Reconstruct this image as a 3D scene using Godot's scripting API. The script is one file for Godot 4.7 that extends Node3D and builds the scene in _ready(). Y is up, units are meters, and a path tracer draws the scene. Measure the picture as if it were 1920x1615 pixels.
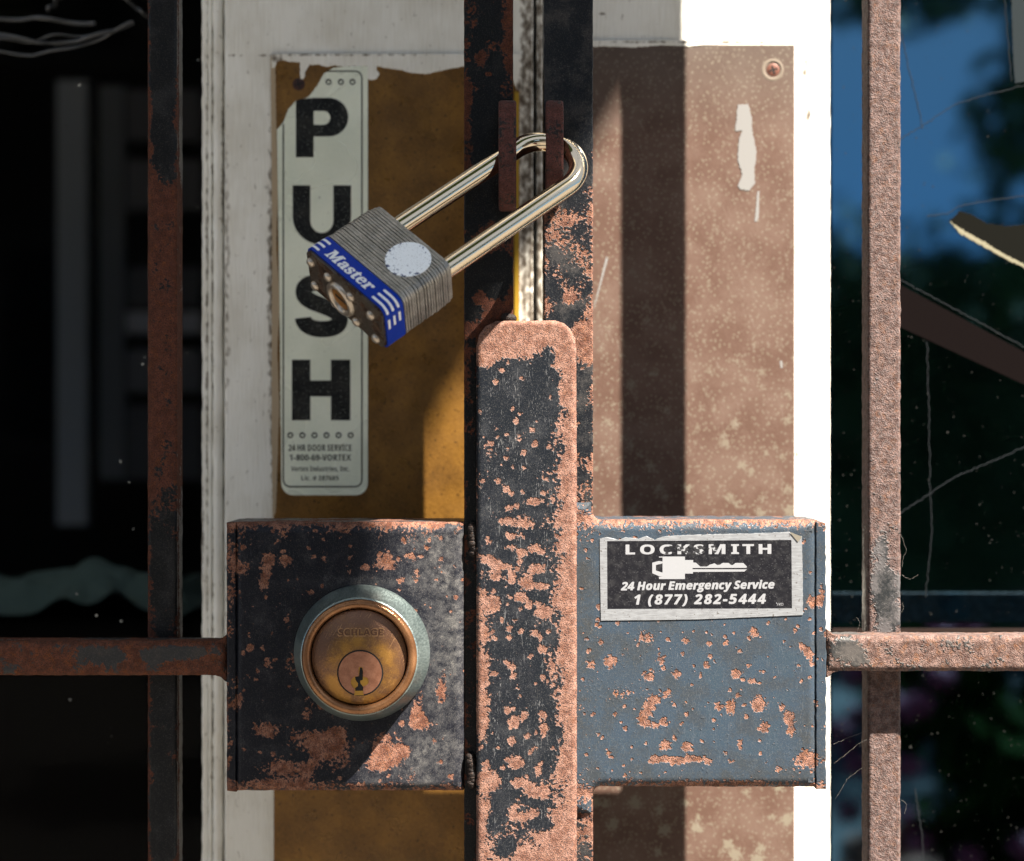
extends Node3D
# A pair of old shop doors behind a rusted iron security gate, held by a deadbolt box and a laminated padlock.
# Lengths are handled in millimetres (S = millimetres per photograph pixel in the plane of the lock boxes, z = 0; the doors stand at z = -128).

const S := 0.27
const D := 1000.0
const DOOR := -128.0
var white_paint_cache := {}
var noise_bank := {}


# ---------------------------------------------------------------- measuring
func px(x: float, z := 0.0) -> float:
	return (x - 960.0) * S * (D - z) / D

func py(y: float, z := 0.0) -> float:
	return (807.5 - y) * S * (D - z) / D

func pv(x: float, y: float, z := 0.0) -> Vector2:
	return Vector2(px(x, z), py(y, z))

func pts(list: Array, z := 0.0) -> PackedVector2Array:
	var out := PackedVector2Array()
	for i in range(0, list.size(), 2):
		out.append(pv(list[i], list[i + 1], z))
	return out

func rect_poly(a: Vector2, b: Vector2) -> PackedVector2Array:
	return PackedVector2Array([Vector2(minf(a.x, b.x), minf(a.y, b.y)), Vector2(maxf(a.x, b.x), minf(a.y, b.y)), Vector2(maxf(a.x, b.x), maxf(a.y, b.y)), Vector2(minf(a.x, b.x), maxf(a.y, b.y))])

func round_rect(a: Vector2, b: Vector2, r: float, seg := 6) -> PackedVector2Array:
	var lo := Vector2(minf(a.x, b.x), minf(a.y, b.y))
	var hi := Vector2(maxf(a.x, b.x), maxf(a.y, b.y))
	var out := PackedVector2Array()
	var c := [Vector2(hi.x - r, lo.y + r), Vector2(hi.x - r, hi.y - r), Vector2(lo.x + r, hi.y - r), Vector2(lo.x + r, lo.y + r)]
	for k in 4:
		for i in seg + 1:
			var t := -PI / 2 + k * PI / 2 + (PI / 2) * i / seg
			out.append(c[k] + Vector2(cos(t), sin(t)) * r)
	return out

func circle_poly(c: Vector2, r: float, seg := 32) -> PackedVector2Array:
	var out := PackedVector2Array()
	for i in seg:
		out.append(c + Vector2.from_angle(TAU * i / seg) * r)
	return out

func noise(seed_: int, freq: float, oct := 4, kind := FastNoiseLite.TYPE_SIMPLEX_SMOOTH, warp := 0.0) -> FastNoiseLite:
	var n := FastNoiseLite.new()
	n.seed = seed_
	n.frequency = freq
	n.noise_type = kind
	n.fractal_type = FastNoiseLite.FRACTAL_FBM if oct > 1 else FastNoiseLite.FRACTAL_NONE
	n.fractal_octaves = oct
	if warp > 0.0:
		n.domain_warp_enabled = true
		n.domain_warp_amplitude = warp
		n.domain_warp_frequency = freq * 2.5
	return n

func frag(x: float) -> float:
	return x - floorf(x)


# ---------------------------------------------------------------- meshes
class Shape:
	var v := PackedVector3Array()
	var n := PackedVector3Array()
	var u := PackedVector2Array()
	var area := Rect2(0, 0, 100, 100)  # millimetres that one texture covers (y up: position is the lower left corner)

	func uv(p: Vector2) -> Vector2:
		return Vector2((p.x - area.position.x) / area.size.x, (area.end.y - p.y) / area.size.y)

	func tri(a: Vector3, b: Vector3, c: Vector3, na: Vector3, nb: Vector3, nc: Vector3, ua := Vector2(), ub := Vector2(), uc := Vector2()) -> void:
		if (b - a).cross(c - a).dot(na + nb + nc) > 0.0:
			v.append_array([a, c, b])
			n.append_array([na, nc, nb])
			u.append_array([ua, uc, ub])
		else:
			v.append_array([a, b, c])
			n.append_array([na, nb, nc])
			u.append_array([ua, ub, uc])

	func quad(a: Vector3, b: Vector3, c: Vector3, d: Vector3, na: Vector3, nb: Vector3, nc: Vector3, nd: Vector3, ua := Vector2(), ub := Vector2(), uc := Vector2(), ud := Vector2()) -> void:
		tri(a, b, c, na, nb, nc, ua, ub, uc)
		tri(a, c, d, na, nc, nd, ua, uc, ud)

	func flat(a: Vector3, b: Vector3, c: Vector3, d: Vector3, out: Vector3) -> void:
		quad(a, b, c, d, out, out, out, out, uv(Vector2(a.x + a.z, a.y)), uv(Vector2(b.x + b.z, b.y)), uv(Vector2(c.x + c.z, c.y)), uv(Vector2(d.x + d.z, d.y)))

	func box(lo: Vector3, hi: Vector3) -> void:
		for ax in 3:
			var a1 := (ax + 1) % 3
			var a2 := (ax + 2) % 3
			for s in 2:
				var q := []
				for k in [[0, 0], [1, 0], [1, 1], [0, 1]]:
					var p := Vector3()
					p[ax] = hi[ax] if s else lo[ax]
					p[a1] = hi[a1] if k[0] else lo[a1]
					p[a2] = hi[a2] if k[1] else lo[a2]
					q.append(p)
				var nn := Vector3()
				nn[ax] = 1.0 if s else -1.0
				if ax == 1:
					quad(q[0], q[1], q[2], q[3], nn, nn, nn, nn, uv(Vector2(q[0].x, q[0].z)), uv(Vector2(q[1].x, q[1].z)), uv(Vector2(q[2].x, q[2].z)), uv(Vector2(q[3].x, q[3].z)))
				else:
					flat(q[0], q[1], q[2], q[3], nn)

	# An extruded outline with a rounded front edge; its sides wander by `rough` millimetres, as old steel does.
	func plate(outline: PackedVector2Array, zf: float, zb: float, r := 1.0, rough := 0.0, step := 0.0, seg := 3, bumps: FastNoiseLite = null, back := true) -> void:
		var base := outline.duplicate()
		if Geometry2D.is_polygon_clockwise(base):
			base.reverse()
		var p := PackedVector2Array()
		var nin := PackedVector2Array()  # normal of the edge before and after each point
		var nout := PackedVector2Array()
		var corner := PackedByteArray()
		var count := base.size()
		for i in count:
			var a := base[i]
			var b := base[(i + 1) % count]
			var d := b - a
			var e := Vector2(d.y, -d.x).normalized()
			var parts := maxi(1, int(d.length() / step)) if step > 0.0 else 1
			for k in parts:
				p.append(a + d * k / parts)
				nout.append(e)
				corner.append(int(k == 0))
				if k == 0:
					var w := a - base[(i + count - 1) % count]
					nin.append(Vector2(w.y, -w.x).normalized())
				else:
					nin.append(e)
		count = p.size()
		var rings := []
		for k in seg + 2:
			var t := PI / 2 * (k - 1) / seg if seg else 0.0
			var z := zb if k == 0 else zf - r + r * sin(t)
			var off := 0.0 if k == 0 else r * (1.0 - cos(t))
			var ring := []
			for i in count:
				var m := (nin[i] + nout[i]) / (1.0 + maxf(nin[i].dot(nout[i]), -0.6))
				var q := p[i] - m * off
				var lift := 0.0
				if rough > 0.0 and bumps:
					lift = bumps.get_noise_3d(p[i].x, p[i].y, z * 0.6) * rough * (1.0 if k < 2 else (cos(t) if k < seg + 1 else 0.0))
				q += m * lift
				ring.append([Vector3(q.x, q.y, z), q + m * maxf(0.0, zf - r - z)])
			rings.append(ring)
		for k in seg + 1:
			if k == 0 and zb >= zf - r:
				continue
			var t0 := PI / 2 * maxi(k - 1, 0) / seg if seg else 0.0
			var t1 := PI / 2 * k / seg if seg else 0.0
			if k == 0:
				t0 = 0.0
				t1 = 0.0
			for i in count:
				var j := (i + 1) % count
				var e := nout[i]
				var ea := (nin[i] + e).normalized() if nin[i].dot(e) > 0.75 else e
				var eb := (nout[j] + e).normalized() if nout[j].dot(e) > 0.75 else e
				var na0 := Vector3(ea.x * cos(t0), ea.y * cos(t0), sin(t0))
				var nb0 := Vector3(eb.x * cos(t0), eb.y * cos(t0), sin(t0))
				var na1 := Vector3(ea.x * cos(t1), ea.y * cos(t1), sin(t1))
				var nb1 := Vector3(eb.x * cos(t1), eb.y * cos(t1), sin(t1))
				var A = rings[k][i]
				var B = rings[k][j]
				var C = rings[k + 1][j]
				var E = rings[k + 1][i]
				quad(A[0], B[0], C[0], E[0], na0, nb0, nb1, na1, uv(A[1]), uv(B[1]), uv(C[1]), uv(E[1]))
		var cap := PackedVector2Array()
		var under := PackedVector2Array()
		for i in count:
			if corner[i]:
				cap.append(Vector2(rings[seg + 1][i][0].x, rings[seg + 1][i][0].y))
				under.append(Vector2(rings[0][i][0].x, rings[0][i][0].y))
		sheet(cap, zf)
		if back:
			sheet(under, zb, Vector3(0, 0, -1))

	func sheet(outline: PackedVector2Array, z: float, out := Vector3(0, 0, 1)) -> void:
		var t := Geometry2D.triangulate_polygon(outline)
		if t.is_empty():
			print("no triangles for an outline of ", outline.size(), " points near ", outline[0])
		for i in range(0, t.size(), 3):
			var a := outline[t[i]]
			var b := outline[t[i + 1]]
			var c := outline[t[i + 2]]
			tri(Vector3(a.x, a.y, z), Vector3(b.x, b.y, z), Vector3(c.x, c.y, z), out, out, out, uv(a), uv(b), uv(c))

	# A band between two lines of the same number of points, lying in the plane z.
	func ribbon(a: PackedVector2Array, b: PackedVector2Array, z: float, closed := false) -> void:
		var o := Vector3(0, 0, 1)
		for i in a.size() - (0 if closed else 1):
			var j := (i + 1) % a.size()
			quad(Vector3(a[i].x, a[i].y, z), Vector3(a[j].x, a[j].y, z), Vector3(b[j].x, b[j].y, z), Vector3(b[i].x, b[i].y, z), o, o, o, o, uv(a[i]), uv(a[j]), uv(b[j]), uv(b[i]))

	func stroke(line: PackedVector2Array, width: float, z: float, closed := false) -> void:
		var a := PackedVector2Array()
		var b := PackedVector2Array()
		for i in line.size():
			var before := line[i - 1] if i > 0 else (line[line.size() - 1] if closed else line[0])
			var after := line[i + 1] if i + 1 < line.size() else (line[0] if closed else line[i])
			var d := (after - before).normalized()
			var side := Vector2(-d.y, d.x) * width / 2
			a.append(line[i] + side)
			b.append(line[i] - side)
		ribbon(a, b, z, closed)

	# A turned shape round the z axis: profile of Vector2(radius, z).
	func lathe(profile: PackedVector2Array, c: Vector2, segs := 72) -> void:
		var count := profile.size()
		var en := PackedVector2Array()
		for i in count - 1:
			var d := profile[i + 1] - profile[i]
			en.append(Vector2(d.y, -d.x).normalized())
		for i in count - 1:
			var n0 := en[i]
			var n1 := en[i]
			if i > 0 and en[i - 1].dot(en[i]) > 0.5:
				n0 = (en[i - 1] + en[i]).normalized()
			if i < count - 2 and en[i + 1].dot(en[i]) > 0.5:
				n1 = (en[i + 1] + en[i]).normalized()
			for k in segs:
				var q := []
				for w in [[profile[i], n0, k], [profile[i], n0, k + 1], [profile[i + 1], n1, k + 1], [profile[i + 1], n1, k]]:
					var t: float = TAU * w[2] / segs
					var dir := Vector2(cos(t), sin(t))
					q.append([Vector3(c.x + dir.x * w[0].x, c.y + dir.y * w[0].x, w[0].y), Vector3(dir.x * w[1].x, dir.y * w[1].x, w[1].y)])
				quad(q[0][0], q[1][0], q[2][0], q[3][0], q[0][1], q[1][1], q[2][1], q[3][1], uv(Vector2(q[0][0].x, q[0][0].y)), uv(Vector2(q[1][0].x, q[1][0].y)), uv(Vector2(q[2][0].x, q[2][0].y)), uv(Vector2(q[3][0].x, q[3][0].y)))

	func tube(line: PackedVector3Array, r: float, segs := 10, caps := true) -> void:
		var rings := []
		var side := Vector3()
		for i in line.size():
			var d := (line[mini(i + 1, line.size() - 1)] - line[maxi(i - 1, 0)]).normalized()
			if i == 0:
				side = d.cross(Vector3.UP if absf(d.y) < 0.9 else Vector3.RIGHT).normalized()
			side = (side - d * side.dot(d)).normalized()
			var up := d.cross(side)
			var ring := []
			for k in segs:
				var t := TAU * k / segs
				var o := side * cos(t) + up * sin(t)
				ring.append([line[i] + o * r, o])
			rings.append(ring)
		for i in line.size() - 1:
			for k in segs:
				var j := (k + 1) % segs
				quad(rings[i][k][0], rings[i][j][0], rings[i + 1][j][0], rings[i + 1][k][0], rings[i][k][1], rings[i][j][1], rings[i + 1][j][1], rings[i + 1][k][1])
		if caps:
			for e in [0, line.size() - 1]:
				var d: Vector3 = (line[0] - line[1]).normalized() if e == 0 else (line[e] - line[e - 1]).normalized()
				for k in segs:
					tri(line[e], rings[e][k][0], rings[e][(k + 1) % segs][0], d, d, d)

	func ball(c: Vector3, r: Vector3, rows := 8, segs := 14, from := 0.0) -> void:
		for i in rows:
			for k in segs:
				var q := []
				for w in [[i, k], [i, k + 1], [i + 1, k + 1], [i + 1, k]]:
					var a: float = lerpf(from, PI, float(w[0]) / rows)
					var t: float = TAU * w[1] / segs
					var d := Vector3(sin(a) * cos(t), -cos(a), sin(a) * sin(t))
					q.append([c + d * r, (d / r).normalized()])
				quad(q[0][0], q[1][0], q[2][0], q[3][0], q[0][1], q[1][1], q[2][1], q[3][1])

	func moved(b: Basis, o: Vector3) -> void:
		for i in v.size():
			v[i] = b * v[i] + o
			n[i] = (b * n[i]).normalized()

	func mesh() -> ArrayMesh:
		var m := ArrayMesh.new()
		if v.is_empty():
			return m
		var a := []
		a.resize(Mesh.ARRAY_MAX)
		var metres := PackedVector3Array()
		metres.resize(v.size())
		for i in v.size():
			metres[i] = v[i] * 0.001
		a[Mesh.ARRAY_VERTEX] = metres
		a[Mesh.ARRAY_NORMAL] = n
		a[Mesh.ARRAY_TEX_UV] = u
		m.add_surface_from_arrays(Mesh.PRIMITIVE_TRIANGLES, a)
		return m


func shape(area := Rect2(0, 0, 100, 100)) -> Shape:
	var s := Shape.new()
	s.area = area
	return s

func obj(called: String, s: Shape, m: Material, parent: Node = self, at := Vector3.ZERO) -> MeshInstance3D:
	var o := MeshInstance3D.new()
	o.name = numbered(called, parent)
	o.mesh = s.mesh()
	o.material_override = m
	o.position = at
	parent.add_child(o, true)
	return o

func numbered(called: String, parent: Node) -> String:
	if not parent.has_node(called):
		return called
	var k := 1
	while parent.has_node("%s_%03d" % [called, k]):
		k += 1
	return "%s_%03d" % [called, k]

func thing(called: String, label: String, category: String, group := "") -> Node3D:
	var o := Node3D.new()
	o.name = numbered(called, self)
	add_child(o, true)
	tag(o, label, category, group)
	return o

func tag(o: Node, label: String, category: String, group := "") -> void:
	o.set_meta("label", label)
	o.set_meta("category", category)
	if group:
		o.set_meta("group", group)

func structure(called: String, s: Shape, m: Material) -> MeshInstance3D:
	var o := obj(called, s, m)
	o.set_meta("kind", "structure")
	return o


# ---------------------------------------------------------------- lettering
func letters(text: String, box: Rect2, z: float, bold := true, fat := 0.0, lean := 0.0, font := "Droid Sans", turn := 0.0, gap := 0.0) -> Shape:
	var base := SystemFont.new()
	base.font_names = PackedStringArray([font])
	base.font_weight = 700 if bold else 400
	var f := FontVariation.new()
	f.base_font = base
	f.spacing_glyph = int(gap)
	var t := TextMesh.new()
	t.font = f
	t.text = text
	t.font_size = 48
	t.pixel_size = 0.02
	t.curve_step = 1.0
	t.depth = 0.0
	var a := t.get_mesh_arrays()
	var vv: PackedVector3Array = a[Mesh.ARRAY_VERTEX]
	var nn: PackedVector3Array = a[Mesh.ARRAY_NORMAL]
	var ii: PackedInt32Array = a[Mesh.ARRAY_INDEX]
	var lo := Vector2(1e9, 1e9)
	var hi := -lo
	for p in vv:
		lo = lo.min(Vector2(p.x, p.y))
		hi = hi.max(Vector2(p.x, p.y))
	var s := shape()
	var o := Vector3(0, 0, 1)
	var mid := box.get_center()
	for k in range(0, ii.size(), 3):
		if nn[ii[k]].z < 0.5:
			continue
		var q := []
		for j in 3:
			var p := vv[ii[k + j]]
			var w := (Vector2(p.x, p.y) - lo) / (hi - lo)
			var x := box.position.x + w.x * box.size.x + (w.y - 0.5) * lean * box.size.y
			var y := box.position.y + w.y * box.size.y
			var r := (Vector2(x, y) - mid).rotated(turn) + mid
			q.append(Vector3(r.x, r.y, z))
		s.tri(q[0], q[1], q[2], o, o, o)
	if fat > 0.0:
		# heavier strokes: a rim of `fat` millimetres along every outline, just under the face of the letters
		var edges := {}
		for k in range(0, s.v.size(), 3):
			for j in 3:
				var a1 := Vector2(s.v[k + j].x, s.v[k + j].y).snapped(Vector2(0.001, 0.001))
				var b1 := Vector2(s.v[k + (j + 1) % 3].x, s.v[k + (j + 1) % 3].y).snapped(Vector2(0.001, 0.001))
				var key := [a1, b1] if a1 < b1 else [b1, a1]
				edges[key] = edges.get(key, 0) + 1
		for e in edges:
			if edges[e] > 1:
				continue
			var d: Vector2 = e[1] - e[0]
			if d.length() < 0.0005:
				continue
			var c := Vector2(-d.y, d.x).normalized() * fat
			s.quad(Vector3(e[0].x - c.x, e[0].y - c.y, z - 0.02), Vector3(e[1].x - c.x, e[1].y - c.y, z - 0.02), Vector3(e[1].x + c.x, e[1].y + c.y, z - 0.02), Vector3(e[0].x + c.x, e[0].y + c.y, z - 0.02), o, o, o, o)
			s.sheet(circle_poly(e[0], fat, 6), z - 0.025)
	return s

# The box of a line of print: left, right, top and foot in photograph pixels.
func print_box(x0: float, x1: float, y0: float, y1: float, z: float) -> Rect2:
	var a := pv(x0, y1, z)
	return Rect2(a, pv(x1, y0, z) - a)


# ---------------------------------------------------------------- materials
func mat(c: Color, rough := 0.8, metal := 0.0, spec := 0.5) -> StandardMaterial3D:
	var m := StandardMaterial3D.new()
	m.albedo_color = c
	m.roughness = rough
	m.metallic = metal
	m.metallic_specular = spec
	return m

func grey(w: int, h: int, data: PackedByteArray) -> ImageTexture:
	return ImageTexture.create_from_image(Image.create_from_data(w, h, false, Image.FORMAT_L8, data))

func colour(w: int, h: int, data: PackedByteArray) -> ImageTexture:
	return ImageTexture.create_from_image(Image.create_from_data(w, h, false, Image.FORMAT_RGB8, data))

func b8(x: float) -> int:
	return int(clampf(x, 0.0, 1.0) * 255.0)

# Old black paint over red primer and rust. `patches` lists x, y, radius x, radius y, strength in photograph pixels of the plane z.
func rusty(area: Rect2, ppm: float, o: Dictionary) -> StandardMaterial3D:
	var w := int(area.size.x * ppm)
	var h := int(area.size.y * ppm)
	var sd: int = o.get("seed", 1)
	var z: float = o.get("z", 0.0)
	var big := noise(sd, 0.07, 5, FastNoiseLite.TYPE_SIMPLEX_SMOOTH, 5.0)
	var med := noise(sd + 1, 0.42, 4)
	var tone := noise(sd + 2, 0.16, 4)
	var fine := noise(sd + 3, 1.7, 2)
	var wear_n := noise(sd + 4, 0.05, 4)
	var cut := noise(sd + 5, 1.0, 2)
	var cell := noise(sd + 6, o.get("spot_freq", 0.16), 1, FastNoiseLite.TYPE_CELLULAR)
	cell.cellular_return_type = FastNoiseLite.RETURN_DISTANCE
	cell.cellular_jitter = 1.0
	var cell_v := noise(sd + 6, o.get("spot_freq", 0.16), 1, FastNoiseLite.TYPE_CELLULAR)
	cell_v.cellular_return_type = FastNoiseLite.RETURN_CELL_VALUE
	cell_v.cellular_jitter = 1.0
	var bias: float = o.get("bias", -0.5)
	var kb: float = o.get("kb", 0.8)
	var km: float = o.get("km", 0.35)
	var spot: float = o.get("spot", 0.0)
	var edge: Array = o.get("edge", [0, 0, 0, 0])  # strength along left, right, top, bottom
	var ew: float = o.get("edge_width", 5.0)
	var paint: Color = o.get("paint", Color(0.11, 0.115, 0.14))
	var worn: Color = o.get("worn", Color(0.36, 0.36, 0.36))
	var wear: float = o.get("wear", 0.3)
	var pale: Color = o.get("pale", Color(0.65, 0.43, 0.34))
	var dark: Color = o.get("dark", Color(0.47, 0.28, 0.2))
	var orange: float = o.get("orange", 0.25)
	var scratch: float = o.get("scratch", 0.5)
	var gloss: float = o.get("gloss", 0.34)
	var gritty: float = o.get("gritty", 0.0)
	var depth: float = o.get("depth", 0.66)
	var ps: float = o.get("patch_scale", 1.0)
	var rubbed := []
	for q in o.get("rubbed", []):
		var c := pv(q[0], q[1], z)
		rubbed.append([c.x, c.y, q[2] * S, q[3] * S, q[4]])
	var list := []
	for q in o.get("patches", []):
		var c := pv(q[0], q[1], z)
		list.append([c.x, c.y, q[2] * S * ps, q[3] * S * ps, q[4]])
	var turn_at = o.get("ramp", [])  # [x or y, from, to, strength]: rust that grows across the piece
	var ca := PackedByteArray()
	ca.resize(w * h * 3)
	var ra := PackedByteArray()
	ra.resize(w * h)
	var ha := PackedByteArray()
	ha.resize(w * h)
	for j in h:
		var y := area.end.y - (j + 0.5) / ppm
		var near := []
		for q in list:
			if absf(y - q[1]) < q[3] * 1.9:
				near.append(q)
		for i in w:
			var x := area.position.x + (i + 0.5) / ppm
			var b := big.get_noise_2d(x, y)
			var m := med.get_noise_2d(x, y)
			var f := fine.get_noise_2d(x, y)
			var v := bias + b * kb + m * km + f * 0.12
			v += edge[0] * exp(-(x - area.position.x) / ew) + edge[1] * exp(-(area.end.x - x) / ew) + edge[2] * exp(-(area.end.y - y) / ew) + edge[3] * exp(-(y - area.position.y) / ew)
			for q in near:
				var dx: float = (x - q[0]) / q[2]
				var dy: float = (y - q[1]) / q[3]
				var g := dx * dx + dy * dy
				if g < 3.6:
					v += q[4] * (1.0 - g / 3.6) * (1.0 - g / 3.6)
			for t in turn_at:
				var p: float = x if t[0] == 0 else y
				v += t[3] * clampf((p - t[1]) / (t[2] - t[1]), 0.0, 1.0)
			if spot > 0.0:
				v = maxf(v, (spot * (0.25 + 1.5 * maxf(cell_v.get_noise_2d(x, y) - 0.1, -0.4)) - (cell.get_noise_2d(x, y) + 1.0)) * 1.5 + m * 0.25 + b * 0.2)
			var rust := smoothstep(-0.035, 0.035, v)
			# rust and primer
			var k := clampf(0.55 + tone.get_noise_2d(x, y) * 1.1 + m * 0.55 + f * 0.5, 0.0, 1.0)
			var rc := dark.lerp(pale, k)
			var og := clampf(tone.get_noise_2d(x + 300.0, y) * 2.2 - 0.35 + f * 0.5, 0.0, 1.0) * orange
			rc = rc.lerp(Color(0.68, 0.37, 0.16), og)
			if f < -0.24:
				rc = rc.lerp(dark * 0.5, clampf((-0.24 - f) * 4.5, 0.0, 0.85))
			var left_over := med.get_noise_2d(x * 2.3 + 31.0, y * 2.3)
			if left_over > 0.24:
				rc = rc.lerp(paint.lerp(worn, 0.4), clampf((left_over - 0.24) * 5.0, 0.0, 0.8) * o.get("flecks", 0.8))
			if gritty > 0.0:
				var gr := clampf((m + f * 1.2) * 1.6 + 0.1, 0.0, 1.0) * gritty
				rc = rc.lerp(worn, gr)
			# paint
			var we := clampf((wear_n.get_noise_2d(x, y) + m * 0.35 + f * 0.3) * 1.6 + wear - 0.25, 0.0, 1.0) * wear
			for q in rubbed:
				var ex: float = (x - q[0]) / q[2]
				var ey: float = (y - q[1]) / q[3]
				we += q[4] * exp(-(ex * ex + ey * ey)) * clampf(0.62 + m * 0.3 + f * 0.45 + wear_n.get_noise_2d(x * 3.0, y * 3.0) * 0.6, 0.0, 1.2)
			we = minf(we, 1.0)
			var pc := paint.lerp(worn, we)
			if scratch > 0.0:
				var s1 := absf(cut.get_noise_2d(x * 1.6 + y * 0.05, y * 0.035))
				if s1 < 0.055 and b + 0.45 > 0.0:
					pc = pc.lerp(Color(0.78, 0.77, 0.76), scratch * 0.8 * (1.0 - s1 / 0.055) * clampf(0.45 + tone.get_noise_2d(x, y * 0.3) * 2.0, 0.0, 1.0))
				var s2 := absf(cut.get_noise_2d((x + y * 0.7) * 0.09 + 77.0, (y - x * 0.7) * 1.1))
				if s2 < 0.012:
					pc = pc.lerp(Color(0.5, 0.5, 0.5), scratch * 0.5 * clampf(tone.get_noise_2d(x + 90.0, y) * 2.0, 0.0, 1.0))
			if f > 0.46:
				pc = pc.lerp(Color(0.6, 0.57, 0.52), 0.5)
			var c := pc.lerp(rc, rust)
			var at := (j * w + i) * 3
			ca[at] = b8(c.r * depth)
			ca[at + 1] = b8(c.g * depth)
			ca[at + 2] = b8(c.b * depth)
			ra[j * w + i] = b8(lerpf(gloss + we * 0.35 + m * 0.08, 0.9, rust))
			var lip := clampf(1.0 - absf(v + 0.07) / 0.09, 0.0, 1.0) * 0.14
			ha[j * w + i] = b8(lerpf(0.72 + f * 0.035 + m * 0.03 + lip, 0.36 + f * 0.3 + m * 0.16, rust))
	var mm := mat(Color.WHITE, 1.0, 0.0, o.get("spec", 0.27))
	mm.albedo_texture = colour(w, h, ca)
	mm.roughness_texture = grey(w, h, ra)
	mm.roughness_texture_channel = BaseMaterial3D.TEXTURE_CHANNEL_GRAYSCALE
	mm.heightmap_enabled = true
	mm.heightmap_texture = grey(w, h, ha)
	mm.heightmap_scale = o.get("relief", 0.045)
	return mm

# A texture from a callable: colour and height of a point in millimetres.
func painted(area: Rect2, ppm: float, rough: float, relief: float, what: Callable, metal := 0.0) -> StandardMaterial3D:
	var w := int(area.size.x * ppm)
	var h := int(area.size.y * ppm)
	var ca := PackedByteArray()
	ca.resize(w * h * 3)
	var ha := PackedByteArray()
	ha.resize(w * h)
	var ra := PackedByteArray()
	ra.resize(w * h)
	for j in h:
		for i in w:
			var q: Array = what.call(area.position.x + (i + 0.5) / ppm, area.end.y - (j + 0.5) / ppm)
			var c: Color = q[0]
			var at := (j * w + i) * 3
			ca[at] = b8(c.r)
			ca[at + 1] = b8(c.g)
			ca[at + 2] = b8(c.b)
			ha[j * w + i] = b8(q[1])
			ra[j * w + i] = b8(rough + q[2])
	var m := mat(Color.WHITE, 1.0, metal, 0.5 if metal > 0.0 else 0.3)
	m.albedo_texture = colour(w, h, ca)
	m.roughness_texture = grey(w, h, ra)
	m.roughness_texture_channel = BaseMaterial3D.TEXTURE_CHANNEL_GRAYSCALE
	if relief > 0.0:
		m.heightmap_enabled = true
		m.heightmap_texture = grey(w, h, ha)
		m.heightmap_scale = relief
	return m


func _ready() -> void:
	# ------------------------------------------------------------ camera, sky, sun, exposure
	var cam := Camera3D.new()
	cam.name = "camera"
	var lens := CameraAttributesPhysical.new()
	lens.frustum_focal_length = 12.0 / 0.218025
	lens.frustum_near = 0.05
	lens.frustum_far = 200.0
	lens.frustum_focus_distance = 0.99
	lens.exposure_aperture = 4.7
	cam.attributes = lens
	cam.fov = rad_to_deg(2.0 * atan(0.218025))
	cam.near = 0.05
	cam.far = 200.0
	cam.position = Vector3(0, 0, 1.0)
	add_child(cam)
	cam.current = true

	var sky := ProceduralSkyMaterial.new()
	sky.sky_top_color = Color(0.77, 0.80, 0.855)
	sky.sky_horizon_color = Color(0.47, 0.76, 1.0)
	sky.sky_curve = 0.15
	sky.ground_horizon_color = Color(0.45, 0.43, 0.40)
	sky.ground_bottom_color = Color(0.3, 0.28, 0.26)
	sky.sky_energy_multiplier = 0.5
	sky.sun_angle_max = 8.0
	var env := Environment.new()
	env.background_mode = Environment.BG_SKY
	env.sky = Sky.new()
	env.sky.sky_material = sky
	env.tonemap_mode = Environment.TONE_MAPPER_LINEAR
	env.tonemap_exposure = 6.0
	env.sdfgi_enabled = true
	env.ssao_enabled = true
	env.ssil_enabled = true
	var we := WorldEnvironment.new()
	we.environment = env
	add_child(we)

	var sun := DirectionalLight3D.new()
	sun.name = "sun"
	sun.light_color = Color(1.0, 0.965, 0.91)
	sun.light_energy = 1.6
	sun.light_angular_distance = 0.5
	sun.shadow_enabled = true
	sun.look_at_from_position(Vector3.ZERO, Vector3(-1.184, -2.05, -1.0), Vector3.UP)
	add_child(sun)

	build_street()
	build_shop()
	build_doors()
	build_gates()
	build_padlock()
	build_small_things()


# ---------------------------------------------------------------- street in front of the shop (seen in the glass and the chrome)
func leaves(s: Shape, c: Vector3, r: Vector3, count: int, size: float, g: RandomNumberGenerator) -> void:
	var clumps := []
	for k in maxi(6, count / 60):
		var d := Vector3(g.randf_range(-1, 1), g.randf_range(-1, 1), g.randf_range(-1, 1))
		while d.length() > 1.0:
			d = Vector3(g.randf_range(-1, 1), g.randf_range(-1, 1), g.randf_range(-1, 1))
		clumps.append(c + d * r * 0.85)
	for k in count:
		var p: Vector3 = clumps[g.randi() % clumps.size()] + Vector3(g.randfn(), g.randfn(), g.randfn()) * r * 0.13
		var a := Vector3(g.randf_range(-1, 1), g.randf_range(-1, 1), g.randf_range(-1, 1)).normalized()
		var b := a.cross(Vector3(g.randf_range(-1, 1), g.randf_range(-1, 1), g.randf_range(-1, 1))).normalized()
		var n := a.cross(b).normalized()
		var z := size * g.randf_range(0.7, 1.3)
		s.quad(p - a * z, p + b * z * 0.45, p + a * z, p - b * z * 0.45, n, n, n, n)

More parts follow.
